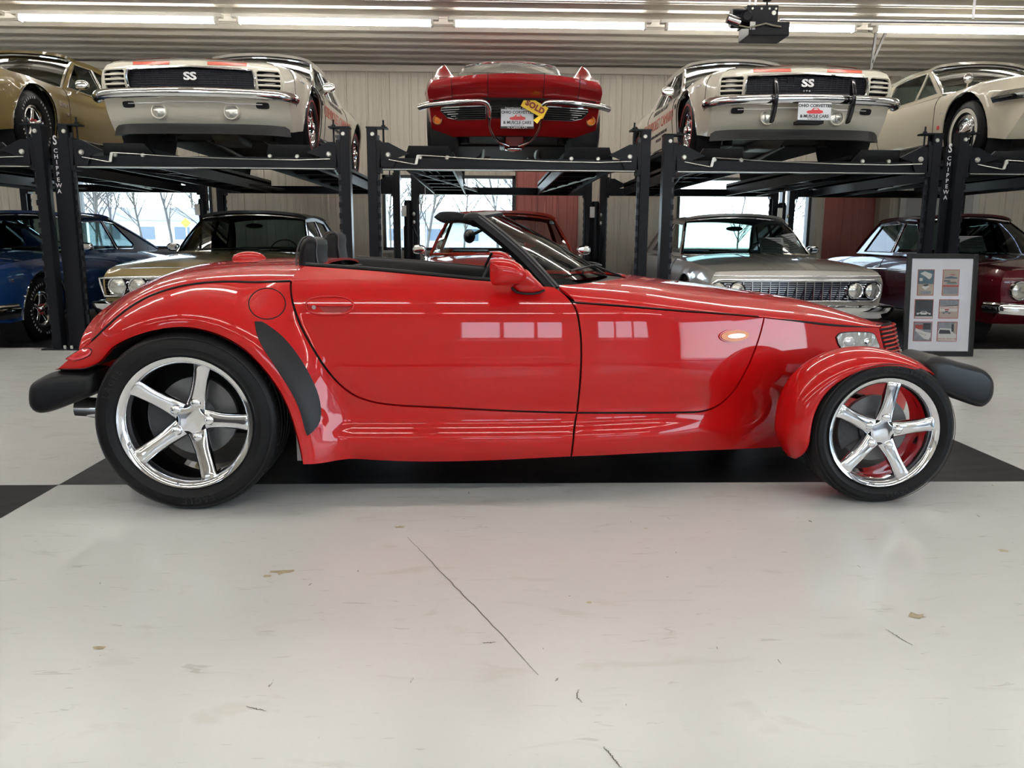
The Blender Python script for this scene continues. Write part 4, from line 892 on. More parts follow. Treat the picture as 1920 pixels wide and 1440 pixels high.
class Car:
    open_top = False
    def __init__(s, name, label, x, ynose, z, body, spec, face=-1):
        """face -1: nose towards the camera"""
        s.__dict__.update(spec); s.body = body
        s.ZS = Spl(s.zsh, .15); s.ZC = Spl(s.zct, .15); s.PL = Spl(s.plan, .18); s.XF = Spl(s.xfront, .03); s.XR = Spl(s.xrear, .03); s.SE = Spl(s.sect, .06)
        ax = s.wb/2; nose = float(s.XF(.6))+s.bowf
        s.root = empty(name, (x, ynose-face*nose, z), PI/2*face, label=label, cat='car')
        s.ax = ax
    def sy(s, x, z):
        x = np.asarray(x, float); z = np.asarray(z, float); v = (z-s.sill)/(s.ZS(x)-s.sill); w = s.PL(x)*s.SE(v)
        for a in (s.ax, -s.ax):
            d = np.hypot(x-a, z-s.R)-s.ar; w = w+.022*np.exp(-(d/.05)**2)*(z < s.R+s.ar+.2)
        for f in getattr(s, 'bulge', ()): w = w+f[4]*np.exp(-((x-f[0])/f[1])**2-((z-f[2])/f[3])**2)
        return w
    def lift(s, sg, off=0.): return lambda u, v: np.c_[u, sg*(s.sy(u, v)+off), v]
    def top(s, x, q):
        zs = s.ZS(x); zc = np.maximum(s.ZC(x), zs); w = s.sy(x, zs); a = np.abs(q)
        z = zc+(zs-zc)*a**s.crown
        for f in getattr(s, 'topb', ()): z = z+f[4]*np.exp(-((x-f[0])/f[1])**2)*np.exp(-((a-f[2])/f[3])**2)*(1-a**24)
        return np.c_[x, q*w, z]
    def build(s, sides=(1, -1), lod=.06):
        r = s.root; ax = s.ax; zf = s.xfront; zr = s.xrear
        zf0, zf1 = zf[0][0], float(s.ZS(float(s.XF(zf[-1][0])))); zr0 = zr[0][0]
        xt, xr_ = float(s.XF(zf1)), float(s.XR(float(s.ZS(zr[-1][1])))); zr1 = float(s.ZS(xr_))
        P = []
        P += [(float(s.XR(z)), z) for z in np.linspace(zr1, zr0, 8)]
        for a in (-ax, ax):
            b = math.acos(max(-1, min(1, (s.sill-s.R)/s.ar))) if abs(s.sill-s.R) < s.ar else PI/2
            t0 = math.asin((s.sill-s.R)/s.ar); P += [(a-s.ar*math.cos(t), s.R+s.ar*math.sin(t)) for t in np.linspace(t0, PI-t0, 18)]
        P += [(float(s.XF(z)), z) for z in np.linspace(zf0, zf1, 9)]
        P += [(x, float(s.ZS(x))) for x in np.linspace(xt, xr_, 40)[1:-1]]
        s.sidepoly = P
        for sg in sides:
            panel('body_side', P, s.lift(sg), lod, s.body, r, flip=(sg < 0) if False else (sg > 0), thick=.015)
            e = []
        # fascias
        for (nm, XX, z0, z1, bow, d) in (('front_fascia', s.XF, zf0, zf1, s.bowf, 1), ('rear_fascia', s.XR, zr0, zr1, -s.bowr, -1)):
            L_ = [(float(s.sy(float(XX(z)), z)), z) for z in np.linspace(z0, z1, 10)]; x_ = float(XX(z1)); w_ = L_[-1][0]
            T = [(q*w_, float(s.top(np.array([x_]), np.array([q]))[0][2])) for q in np.linspace(1, -1, 21)[1:-1]]
            poly = L_+T+[(-a, b) for a, b in L_[::-1]]
            def lf(u, v, XX=XX, bow=bow): x = XX(v); w = s.sy(x, v); return np.c_[x+bow*(1-np.minimum(np.abs(u)/w, 1)**2.2), u, v]
            hs = s.fholes if d == 1 else ()
            s.flift = lf if d == 1 else s.flift
            panel(nm, poly, lf, lod*.8, s.body, r, flip=(d < 0), holes=hs, thick=.02, eps=2e-3)
        # top sheets
        A0, A1, C1, C0 = s.gh; m = np.linspace(-1, 1, 25)
        def hoodf(u, q): e = xt+s.bowf*(1-np.abs(q)**2.2); b = A0[0]+s.bowa*(1-q*q)-.02; x = b+(e-b)*u; T = s.top(np.minimum(x, xt), q); T[:, 0] = x; return T
        def deckf(u, q): e = xr_-s.bowr*(1-np.abs(q)**2.2); b = C0[0]+0*q; x = e+(b-e)*u; T = s.top(np.maximum(x, xr_), q); T[:, 0] = x; return T
        s.hoodf = hoodf
        surf('hood', hoodf, np.linspace(0, 1, 30), m, s.body, r); surf('deck_lid', deckf, np.linspace(0, 1, 16), m, s.body, r)
        for sg in (1, -1): surf('belt_panel', lambda u, q: s.top(C0[0]+(A0[0]-C0[0])*u, sg*(.84+.16*q)), np.linspace(0, 1, 24), np.linspace(0, 1, 5), s.body, r, flip=sg < 0)
        # greenhouse
        rf = s.roofm; yb = lambda x: s.sy(x, s.ZS(x))*.90
        A0, A1, C1, C0 = [np.array(p) for p in s.gh]
        def gy(x, z):
            t = np.clip((z-A0[1])/(A1[1]-A0[1]), -.3, 1.3); return yb(np.clip(x, C0[0], A0[0]))*(1-t)+s.yr*t
        roofc = getattr(s, 'roofx', [])
        outl = [tuple(A0), tuple(A1)]+[tuple(p) for p in roofc]+[tuple(C1), tuple(C0)]
        outl = [(A0[0], A0[1]-.02)]+outl[1:-1]+[(C0[0], C0[1]-.03)]
        for sg in (() if s.open_top else (1, -1)):
            wl = [inset(np.array(w_), 0).tolist() for w_ in s.wins]
            lf = lambda u, v, sg=sg: np.c_[u, sg*gy(u, v), v]
            panel('window_surround', outl, lf, lod, rf, r, flip=sg > 0, holes=wl, thick=.02)
            for w_ in wl: panel('side_glass', w_, lambda u, v, sg=sg: np.c_[u, sg*(gy(u, v)-.008), v], .15, s.glass, r, flip=sg > 0, thick=0)
            if s.trim:
                w_ = wl[0]; tube('window_trim', CHROME, [tuple(lf(np.array([p[0]]), np.array([p[1]]))[0]+[0, sg*.004, 0]) for p in w_], .006, r, 6, True)
                if len(wl) > 1: tube('window_trim', CHROME, [tuple(lf(np.array([p[0]]), np.array([p[1]]))[0]+[0, sg*.004, 0]) for p in wl[1]], .006, r, 6, True)
        y0, y1 = float(gy(A0[0], A0[1])), float(gy(A1[0], A1[1])); y2, y3 = float(gy(C1[0], C1[1])), float(gy(C0[0], C0[1]))
        def wsf(q, t): bx = A0[0]+s.bowa*(1-q*q); tx = A1[0]+s.bowa*.45*(1-q*q); tz = A1[1]+s.rcrown*(1-q*q)-.01; bz = A0[1]+.015*(1-q*q); b = .025*np.sin(PI*t); return np.c_[bx+(tx-bx)*t+b, q*(y0+(y1-y0)*t), bz+(tz-bz)*t+b*.6]
        def bwf(q, t): bx = C0[0]-s.bowc*(1-q*q); tx = C1[0]-s.bowc*.3*(1-q*q); tz = C1[1]+s.rcrown*(1-q*q)-.01; bz = C0[1]+.01*(1-q*q); b = .02*np.sin(PI*t); return np.c_[bx+(tx-bx)*t-b, q*(y3+(y2-y3)*t), bz+(tz-bz)*t+b*.5]
        s.wsf = wsf
        surf('windshield', wsf, np.linspace(-.99, .99, 17), np.linspace(.0, .99, 7), s.glass, r)
        if not s.open_top: surf('rear_window', bwf, np.linspace(-.97, .97, 13), np.linspace(.05, .97, 7), s.glass, r)
        def pts(f, Q, T): return [tuple(p) for p in f(np.array(Q, float), np.array(T, float))]
        tm = CHROME if s.trim else s.roofm; Q = np.linspace(-1, 1, 17)
        fr = pts(wsf, [-1]*6, np.linspace(0, 1, 6))+pts(wsf, Q[1:], [1]*16)+pts(wsf, [1]*5, np.linspace(1, 0, 6)[1:])+pts(wsf, Q[::-1][1:-1], [0]*15)
        tube('windshield_frame', tm, fr, .015, r, 6, True)
        fr = pts(bwf, [-1]*6, np.linspace(0, 1, 6))+pts(bwf, Q[1:], [1]*16)+pts(bwf, [1]*5, np.linspace(1, 0, 6)[1:])+pts(bwf, Q[::-1][1:-1], [0]*15)
        if not s.open_top: tube('rear_window_frame', s.roofm, fr, .022, r, 6, True)
        RX = [A1]+[np.array(p) for p in roofc]+[C1]; rxs = Spl(sorted([(p[0], p[1]) for p in RX]), .1)
        def roof(u, q):
            e0 = A1[0]+s.bowa*.45*(1-q*q)+.015; e1 = C1[0]-s.bowc*.3*(1-q*q)-.02; x = e0+(e1-e0)*u; zz = rxs(np.clip(x, C1[0], A1[0])); w = gy(np.clip(x, C1[0], A1[0]), zz)+.012
            return np.c_[x, q*w, zz+s.rcrown*(1-np.abs(q)**2.5)+.012-.03*np.abs(q)**14]
        if not s.open_top: surf('roof', roof, np.linspace(0, 1, 14), m, s.roofm, r, thick=.03)
        if not s.open_top: surf('headliner', lambda u, q: roof(u, q)-[0, 0, .035], np.linspace(.03, .97, 6), np.linspace(-.96, .96, 9), getattr(s, 'linerm', INTD), r)
        # underside, inner blocks, wheels
        hw = s.W/2; MB().box(A0[0]-.05, min(xt-.12, float(s.XF(zf0))-.03), -hw+.34, hw-.34, s.sill+.0, zf1-.10).build('engine_bay', UNDER, r)
        MB().box(xr_+.15, C0[0]+.1, -hw+.32, hw-.32, s.sill+.02, zr1-.12).build('trunk_floor', UNDER, r)
        MB().box(-ax+s.ar+.02, ax-s.ar-.02, -hw+.07, hw-.07, s.sill-.02, s.sill+.12).build('floor_pan', UNDER, r, bevel=.02)
        for a in (-ax, ax):
            for sg in (1, -1):
                ww = MB().lathe([(s.ar+.01, 0), (s.ar+.015, -.25), (.0, -.26)], (0, 0, 0), 'y', 28).build('wheel_well', DARK, r, smooth=True, auto=.6)
                ww.location = (a, hw-.05 if sg > 0 else -hw+.05, s.R); ww.rotation_euler = (0, 0, 0 if sg > 0 else PI)
        for a, st in ((ax, s.wstyle), (-ax, s.wstyle)):
            for sg in (1, -1): car_wheel((a, sg*s.track, s.R), s.R, s.tw, st, r)
        ic = s.intm; MB().box(A0[0]-.35, A0[0]-.02, -hw+.2, hw-.2, .6, A0[1]-.02).build('dashboard', ic, r, bevel=.03)
        for sg in (1, -1):
            x = (A0[0]+C0[0])/2+.05
            sb = pillow('seat_back', [(-.1, .32), (.08, .32), (.0, .95), (-.10, .97), (-.17, .93)], -.24, .24, .05, ic, r); sb.location = (x, sg*.36, 0)
            sb = pillow('seat_cushion', [(0, .28), (.5, .28), (.52, .44), (0, .42)], -.25, .25, .05, ic, r); sb.location = (x, sg*.36, 0)
        pillow('rear_seat', [(-.1, .3), (.3, .3), (.3, .48), (.05, .5), (-.08, .90), (-.2, .88)], -.58, .58, .05, ic, r).location = ((A0[0]+C0[0])/2-.75, 0, 0)
        sw = MB().lathe([(.165, 0), (.175, .01), (.185, 0), (.175, -.01)], (0, 0, 0), 'x', 24, True).build('steering_wheel', INTD, r, smooth=True); sw.matrix_basis = Matrix.Translation((A0[0]-.45, .36, A0[1]+.0)) @ Matrix.Rotation(-.5, 4, 'Y')
        MB().ellip((A1[0]+.02, 0, A1[1]-.10), (.015, .11, .03), 12, 8).build('inner_mirror', CHROME, r, smooth=True)
        return s
    def seam(s, pts, sg=1): tube('panel_seam', DARK, [(x, sg*(float(s.sy(x, z))+.0005), z) for x, z in curve2(pts, 24)], .0035, s.root, 5)
    def fpt(s, y, z, off=0.): p = s.flift(np.array([float(y)]), np.array([float(z)]))[0]; return (p[0]+off, p[1], p[2])
    def mirror(s, sg, x=None):
        A0 = s.gh[0]; x = A0[0]-.25 if x is None else x; y = float(s.sy(x, s.ZS(x)))*.97; z = float(s.ZS(x))
        o = MB().tube([(x, sg*(y-.03), z), (x, sg*(y+.05), z+.06)], .012, 8).build('mirror_stalk', CHROME, s.root, smooth=True)
        pillow('door_mirror', ellp(sg*(y+.07), z+.10, .075, .05, 20, 2.6), x-.02, x+.05, .02, CHROME, s.root, axis='x')
    def lamp(s, y, z, r, m=CLEARL, ring=CHROME, dep=.0, name='headlight', off=.01):
        x = s.fpt(y, z)[0]+off; o = MB().lathe([(0, r*.28), (r*.5, r*.22), (r*.85, r*.1), (r*.9, 0)], (0, 0, 0), 'x', 28).build(name, m, s.root, smooth=True); o.location = (x, y, z)
        if ring: MB().lathe([(r*.88, -.02), (r*.9, .015), (r*1.02, .018), (r*1.1, .0), (r*1.12, -.03)], (0, 0, 0), 'x', 32).build('lamp_ring', ring, o, smooth=True)
        return o
CH69 = dict(W=1.88, wb=2.74, R=.335, ar=.40, sill=.24, tw=.2, track=.90, bowf=.10, bowr=.08, bowa=.22, bowc=.15, crown=2.6, rcrown=.045, yr=.60,
    zsh=[(-2.35,.80),(-1.9,.84),(-1.3,.87),(-.7,.84),(0,.82),(.8,.81),(1.37,.81),(1.9,.785),(2.25,.75)],
    zct=[(-2.35,.84),(-1.6,.90),(.4,.88),(1.0,.86),(1.6,.845),(2.05,.825),(2.2,.80),(2.3,.79)],
    plan=[(-2.4,.76),(-2.2,.85),(-1.8,.90),(-1.37,.92),(-.4,.90),(.5,.90),(1.37,.92),(1.9,.91),(2.1,.875),(2.3,.80)],
    sect=[(-.2,.93),(0,.955),(.3,.985),(.55,1.),(.75,.998),(.9,.975),(1,.93)], xfront=[(.20,1.98),(.30,2.06),(.42,2.12),(.5,2.15),(.6,2.20),(.70,2.21),(.8,2.18)],
    xrear=[(.28,-2.2),(.5,-2.32),(.7,-2.35),(.85,-2.32)], gh=[(.50,.84),(-.12,1.26),(-1.10,1.26),(-1.75,.90)], roofx=[(-.6,1.285)],
    wins=[[(.33,.875),(-.13,1.215),(-.55,1.235),(-.62,.875)],[(-.66,.875),(-.59,1.235),(-.95,1.22),(-1.15,.89)]], trim=True, intm=INTD, fholes=[])
# ============================================================ LIFTS
LX = [-5.575, -2.69, .205, 3.065, 5.96]; ZR = 1.90; LYF, LYR = 7.93, 12.32
def column(r, x, y, sx, sy_, htop, name='column'):
    """sx: +1 when the lift lies to the +X side; sy_: +1 front column (channel open to the inside)"""
    c = MB(); w = .082
    c.box(x-.041, x+.041, y-.004*sy_ if False else y-.004, y+.004, 0, htop)           # face plate
    c.box(x-sx*.041-.004, x-sx*.041+.004, y, y+sy_*.11, 0, htop)                     # outer web
    c.box(x-.041, x+.041, y+sy_*.106, y+sy_*.114, 0, htop)
    c.box(x+sx*.041-.003, x+sx*.041+.003, y, y+sy_*.03, 0, htop); c.box(x+sx*.041-.003, x+sx*.041+.003, y+sy_*.085, y+sy_*.114, 0, htop)
    o = c.build(name, BLACKM, r)
    MB().box(x-.12, x+.12, y-.07 if sy_ > 0 else y-.17, y+.17 if sy_ > 0 else y+.07, 0, .012).build('base_plate', BLACKM, o)
    MB().lathe([(0, .0), (.014, 0), (.014, .03), (0, .034)], (x-sx*.09, y-sy_*.03, .012), 'z', 8).build('anchor_bolt', BOLT, o)
    MB().box(x-.05 if sx > 0 else x-.15, x+.15 if sx > 0 else x+.05, y-.01 if sy_ > 0 else y-.12, y+.12 if sy_ > 0 else y+.01, htop, htop+.014).build('top_plate', BLACKM, o)
    tr = MB(); tr.tube([(x+sx*.11, y+sy_*.05, htop-.32), (x+sx*.11, y+sy_*.05, htop+.08)], .009, 8); tr.lathe([(0, 0), (.02, 0), (.02, .02), (0, .022)], (x+sx*.11, y+sy_*.05, htop+.014), 'z', 6)
    tr.build('threaded_rod', BLACKM, o)
    MB().box(x+sx*.11-.006, x+sx*.11+.006, y+sy_*.045, y+sy_*.055, htop-.30, htop-.03).build('rod_sleeve', BOLT, o) if sy_ > 0 else None
    MB().lathe([(0, -.012), (.016, -.012), (.02, -.004), (.02, 0)], (x+sx*.012, y-.004, htop-.055), 'y', 16).build('top_bolt', BOLT, o, smooth=True) if sy_ > 0 else None
    # locking ladder: strip with slots
    lx = x+sx*.058; MB().box(lx-.014, lx+.014, y+sy_*.035, y+sy_*.041, .25, htop-.06).build('ladder_strip', mat('ladder_steel', (.03, .033, .042), .3, .3, noise=.2), o)
    k = 0; z = .34
    while z < ZR-.12:
        MB().box(lx-.017, lx+.017, y+sy_*.018, y+sy_*.036, z, z+.052).build('ladder_rung', BLACKM, o); z += .105
    return o
def lift_unit(i, label, letters=None, htops=(2.13,)*4, ramps=True):
    cx = LX[i]; r = empty('four_post_lift', (0, 0, 0), label=label, cat='car lift', group='black four-post lifts in a row'); hw = 1.32
    xl, xr = cx-hw, cx+hw; k = 0
    for (x, sx) in ((xl, 1), (xr, -1)):
        for (y, sy_) in ((LYF, 1), (LYR+.11, -1)): column(r, x, y, sx, sy_, htops[k] if y == LYF else 2.13); k += 1
    # crossbeams
    for (y, nm) in ((LYF, 'front_crossbeam'), (LYR-.02, 'rear_crossbeam')):
        b = MB(); b.box(xl+.09, xr-.09, y+.03, y+.15, 1.775, 1.86); b.box(xl+.09, xr-.09, y+.015, y+.16, 1.752, 1.776); o = b.build(nm, BLACKM, r, bevel=.003)
        for (x, s_) in ((xl, 1), (xr, -1)):
            MB().prism([(x+s_*.07, 1.765), (x+s_*.20, 1.765), (x+s_*.24, 1.86), (x+s_*.36, 1.90), (x+s_*.30, 1.93), (x+s_*.16, 2.0), (x+s_*.09, 2.0)], y+.0, y+.03).build('end_bracket', BLACKM, o)
            if y == LYF: MB().lathe([(0, -.016), (.016, -.016), (.026, -.004), (.026, 0)], (x+s_*.155, y, 1.885), 'y', 18).build('pulley_bolt', BOLT, o, smooth=True)
            MB().box(min(x+s_*.045, x+s_*.085), max(x+s_*.045, x+s_*.085), y+.0, y+.14, 1.72, 2.02).build('slide_block', BLACKM, o)
        if y == LYF:
            for q in (.46, .72, 1.92, 2.18): MB().lathe([(0, -.014), (.014, -.014), (.022, -.003), (.022, 0)], (xl+q, y+.026, 1.865), 'y', 16).build('beam_bolt', BOLT, o, smooth=True)
            tube('lock_cable', BOLT, [(xl+.16, y-.004, 1.842), (xl+.40, y-.004, 1.80), (xl+.43, y-.004, 1.80)], .004, o, 6)
            MB().prism([(xl+.41, 1.80), (xl+.435, 1.80), (xl+.455, 1.885), (xl+.43, 1.885)], y-.012, y+.0).build('release_lever', BOLT, o)
            tube('release_rod', BOLT, [(xl+.44, y-.006, 1.885), (xl+1.0, y-.006, 1.855), (xl+1.7, y-.004, 1.835), (xr-.45, y-.004, 1.83), (xr-.14, y-.006, 1.842)], .004, o, 6)
            MB().box(xl+.10, xr-.10, y+.008, y+.016, 1.750, 1.756).build('beam_edge', BOLT, o)
    for sg in (-1, 1):
        x0, x1 = cx+sg*.78-.24, cx+sg*.78+.24; rb = MB()
        rb.box(x0, x1, LYF+.16, LYR-.02, ZR-.03, ZR); rb.box(x0, x0+.02, LYF+.16, LYR-.02, ZR-.14, ZR+.035); rb.box(x1-.02, x1, LYF+.16, LYR-.02, ZR-.14, ZR+.035)
        o = rb.build('runway', BLACKM, r)
        for q in np.linspace(LYF+.6, LYR-.5, 6): MB().box(x0+.02, x1-.02, q, q+.05, ZR-.11, ZR-.03).build('cross_rib', BLACKM, o)
        rm_ = MB().add([(x0, LYF+.14, ZR-.03), (x1, LYF+.14, ZR-.03), (x1-.05, LYF+.03, ZR+.075), (x0+.05, LYF+.03, ZR+.075), (x0, LYF+.17, ZR-.03), (x1, LYF+.17, ZR-.03), (x1-.05, LYF+.06, ZR+.075), (x0+.05, LYF+.06, ZR+.075)],
            [(0,1,2,3),(4,7,6,5),(0,4,5,1),(1,5,6,2),(2,6,7,3),(3,7,4,0)])
        rm_.build('wheel_stop', mat('dull_ramp', (.05, .052, .056), .5, .3, noise=.3, nscale=25), r)
    # brace rails and hoses under the deck
    for (q0, q1, m_) in (((cx-1.1, LYF+.15, 1.80), (cx-.35, LYR, 1.80), BLACKM), ((cx+1.15, LYF+.15, 1.80), (cx+.6, LYR, 1.80), BLACKM)):
        tube('cable_guide', m_, [q0, q1], .02, r, 6)
    for q in (0, .08, .17): tube('lift_cable', RUSTY, [(xl+.38+q, LYF+.16, 1.80), (xl+.55+q*.6, LYR-.3, 1.83)], .005, r, 6)
    if letters:
        x, tx = letters; xp = x
        pl = MB().box(xp-.028, xp+.028, LYF+.035, LYF+.045, 1.2, 2.12).build('name_strip', DARK, r)
        for k, ch in enumerate(tx): text('painted_letter', ch, .075, WHITEP, pl, xf=frame_xf((xp, LYF+.033, 1.885-k*.0755), (1, 0, 0), (0, 0, 1)), ext=.001)
        text('painted_emblem', 'S', .11, WHITEP, pl, xf=frame_xf((xp, LYF+.033, 1.98), (1, 0, 0), (0, 0, 1)), ext=.001)
    return r
LU = {}
LU[0] = lift_unit(0, 'black four-post lift at the far left edge, carrying the gold coupe above the blue car')
LU[1] = lift_unit(1, 'black four-post lift carrying the white coupe without plate, above the black-roofed gold car')
LU[2] = lift_unit(2, 'black four-post lift in the middle, carrying the red open car with the yellow tag')
LU[3] = lift_unit(3, 'black four-post lift carrying the white coupe with bumper guards, above the silver car', htops=(2.09, 2.13, 2.12, 2.13))
LU[4] = lift_unit(4, 'black four-post lift at the far right edge, carrying the cream coupe above the maroon car')
# lettered strips fixed beside the outer columns of two lifts
for (x, i) in (((LX[0]+LX[1])/2-.005, 1), ((LX[3]+LX[4])/2+.05, 4)):
    t = MB().box(x-.04, x+.04, LYF+.09, LYF+.12, 0, 2.02).build('name_strip', BLACKM, LU[i])
    for k, ch in enumerate('CHIPPEWA'): text('painted_letter', ch, .055, WHITEP, t, xf=frame_xf((x, LYF+.088, 1.905-k*.054), (1, 0, 0), (0, 0, 1)), ext=.001, bold=.0008)
    text('painted_emblem', 'S', .12, WHITEP, t, xf=frame_xf((x, LYF+.088, 2.0), (1, 0, 0), (0, 0, 1)), ext=.001, sx=.7, bold=.002)
# hydraulic power units and rams on rear columns
def power_unit(x, i):
    o = (x, LYR-.05); B = lambda *q: MB().box(q[0]+x, q[1]+x, q[2]+o[1], q[3]+o[1], q[4], q[5]); c0 = (x, o[1], 0)
    t = MB().lathe([(0, .55), (.07, .55), (.075, .57), (.075, 1.25), (.07, 1.28), (0, 1.28)], c0, 'z', 24).build('power_unit', BLACKM, LU[i], smooth=True, auto=.6)
    MB().lathe([(0, 1.28), (.062, 1.28), (.062, 1.62), (.05, 1.66), (0, 1.66)], c0, 'z', 24).build('motor', BLACKM, t, smooth=True, auto=.6)
    B(-.09, -.02, -.09, -.06, 1.42, 1.58).build('switch_box', mat('label_white', (.75, .75, .72), .5), t, bevel=.004)
    for q in (1.34, 1.46): MB().ellip((x+.085, o[1]-.03, q), (.02, .02, .03), 10, 8).build('valve', BOLT, t, smooth=True)
    tube('hose', RUBBER, [(x+.06, o[1]-.03, 1.3), (x+.14, o[1]-.05, 1.1), (x+.10, o[1]-.02, .8), (x+.16, o[1]+.05, .3)], .010, t)
    B(-.03, .03, .02, .12, .6, 1.5).build('mount', BLACKM, t)
power_unit(-1.20, 2); power_unit(1.62, 2); power_unit(4.47, 3); power_unit(-4.25, 0)
# ============================================================ FRAMED PICTURES
fp = empty('picture_frame', (4.36, 7.53, 0), label='black framed poster with six small car photographs standing on the floor', cat='picture'); fp.rotation_euler = (math.radians(-5), 0, math.radians(-2))
w, h = .68, .985; FRM = mat('black_frame', (.012, .012, .014), .35, noise=.1)
for q in ((-w/2, -w/2+.045, 0, h), (w/2-.045, w/2, 0, h)): MB().box(q[0], q[1], -.02, .015, q[2], q[3]).build('frame_rail', FRM, fp, bevel=.006)
for q in ((0, .05), (h-.045, h)): MB().box(-w/2+.045, w/2-.045, -.02, .015, q[0], q[1]).build('frame_rail', FRM, fp, bevel=.006)
mt = MB().box(-w/2+.04, w/2-.04, -.002, .012, .045, h-.04).build('white_mat', mat('mat_board', (.86, .88, .93), .7, noise=.02), fp)
C1_ = mat('photo_tan', (.50, .42, .34), .5); PB = mat('photo_border_red', (.45, .12, .1), .5); PD = mat('photo_dark', (.07, .08, .09), .4, noise=.4, nscale=60); PG = mat('photo_grey', (.30, .33, .36), .4, noise=.3, nscale=40); PW = mat('photo_white', (.75, .74, .7), .4); PT = mat('photo_teal', (.12, .2, .24), .4, noise=.4, nscale=50); PRD = mat('photo_red', (.5, .1, .08), .4, noise=.2, nscale=40)
def photo(x0, x1, z0, z1, bgm, shapes=(), txt=()):
    p = MB().box(x0, x1, -.005, -.002, z0, z1).build('photo', PB, fp); MB().box(x0+.006, x1-.006, -.0062, -.005, z0+.006, z1-.006).build('print', bgm, p)
    W_, H_ = x1-x0-.012, z1-z0-.012
    for k, (m_, poly) in enumerate(shapes): MB().prism([(x0+.006+a*W_, z0+.006+b*H_) for a, b in poly], -.0066-.0003*k, -.0062).build('print_shape', m_, p)
    for (s_, a, b, sz, m_, sh) in txt:
        u = Vector((1, 0, sh)); text('print_text', s_, sz, m_, p, xf=frame_xf((x0+.006+a*W_, -.0085, z0+.006+b*H_), u, (-sh, 0, 1)), ext=.0002)
R4 = lambda a, b, c, d: [(a, c), (b, c), (b, d), (a, d)]
def carsh(x, y, s_, m_): return [(m_, [(x-s_, y), (x-s_, y+s_*.22), (x-s_*.5, y+s_*.28), (x-s_*.3, y+s_*.5), (x+s_*.3, y+s_*.5), (x+s_*.5, y+s_*.28), (x+s_, y+s_*.2), (x+s_, y)]), (PD, R4(x-s_*.3, x+s_*.28, y+s_*.29, y+s_*.44)), (PD, R4(x-s_*.72, x-s_*.42, y-s_*.08, y+s_*.14)), (PD, R4(x+s_*.42, x+s_*.72, y-s_*.08, y+s_*.14))]
photo(-.23, -.07, .585, .835, PT, [(PW, [(.1, .86), (.4, .95), (.88, .84), (.86, .72), (.72, .62), (.45, .74)]), (PW, R4(.08, .28, .56, .68)), (C1_, R4(0, 1, .0, .44)), (PW, [(.25, .3), (.55, .44), (.75, .34), (.5, .2)]), (PD, [(.3, .40), (.62, .44), (.7, .38), (.45, .34)]), (PG, R4(.18, .85, .03, .16))])
photo(.0+.01, .17, .585, .835, C1_, [(PT, [(.1, .70), (.5, .76), (.95, .70), (.9, .66), (.1, .66)]), (PRD, R4(.42, .75, .80, .83)), (PT, R4(.05, .45, .54, .60)), (PT, R4(.25, .88, .44, .48)), (PD, R4(.25, .85, .5, .53)), (PRD, R4(0, 1, .33, .40)), (PG, R4(.03, .97, .05, .31))])
photo(-.245, -.065, .365, .55, PD, carsh(.5, .18, .40, PW)+[(PW, R4(0, 1, 0, .08))])
photo(-.01, .18, .365, .55, mat('photo_ground', (.55, .45, .38), .5), [(PG, R4(0, 1, .70, 1)), (PD, [(0, .66), (1, .74), (1, .70), (0, .62)]), (PW, R4(0, .95, .36, .64))]+carsh(.38, .26, .26, PG)+[(PRD, R4(.28, .5, .42, .5))], [('EDDY CHEVR UP', .5, .56, .022, PRD, 0)])
photo(-.245, -.065, .145, .335, PG, [(PRD, R4(.05, .5, .62, .86)), (PD, R4(.5, .95, .6, .95)), (PW, [(.08, .68), (.6, .48), (.97, .42), (.97, .2), (.85, .05), (.6, .1), (.08, .5)])], [('OFFICIAL PACE CAR', .36, .39, .0135, PD, -.30)])
photo(-.015, .178, .145, .335, PG, [(PW, [(0, 0), (1, 0), (1, .35), (.8, .45), (.7, .66), (.1, .68), (0, .5)]), (PD, [(.05, .38), (.7, .38), (.62, .58), (.1, .6)]), (C1_, R4(.85, .98, .4, .98)), (PD, R4(.72, .82, .5, .9))], [('OFFICIAL PACE CAR', .48, .10, .0215, PRD, 0)])
MB().box(-w/2+.045, w/2-.045, -.0145, -.0125, .05, h-.045).build('glazing', glass('picture_glass', (.97, .97, .98), 1.3), fp)
MB().prism([(-.1, .0), (.1, 0), (.06, .7), (-.06, .7)], .015, .02).build('back_stand', FRM, fp)
# ============================================================ DOOR OPENER MOTOR AND BRACKETS UNDER THE CEILING
op = empty('door_opener', (2.09, 6.5, 2.75), label='black overhead door opener motor hanging from the ceiling', cat='motor')
MB().box(-.13, .11, -.12, .12, -.03, .10).build('motor_housing', BLACKM, op, bevel=.004)
MB().box(-.12, .19, -.16, .10, -.125, -.025).build('control_box', BLACKM, op, bevel=.006)
MB().lathe([(0, -.08), (.065, -.08), (.07, -.07), (.07, .07), (.065, .08), (0, .08)], (-.155, -.05, .02), 'x', 24).build('electric_motor', BLACKM, op, smooth=True, auto=.6)
MB().lathe([(0, -.012), (.03, -.012), (.045, 0), (.045, .012), (0, .012)], (-.14, -.16, .01), 'y', 20).build('pulley', BLACKM, op, smooth=True, auto=.6)
MB().lathe([(0, -.05), (.035, -.05), (.035, .05), (0, .05)], (-.215, -.12, -.08), 'x', 16).build('chrome_cap', CHROME, op, smooth=True, auto=.6).rotation_euler = (0, .3, 0)
MB().box(-.115, -.075, -.165, -.16, -.085, -.03).build('warning_label', mat('label_white', (.75, .75, .72), .5), op)
for q in (-.09, -.02, .04, .09): MB().lathe([(0, -.006), (.008, -.006), (.008, 0)], (q, -.12, .075), 'y', 8).build('screw', BOLT, op)
MB().lathe([(0, -.008), (.016, -.008), (.018, 0)], (.075, -.12, .045), 'y', 12).build('shaft_end', BOLT, op)
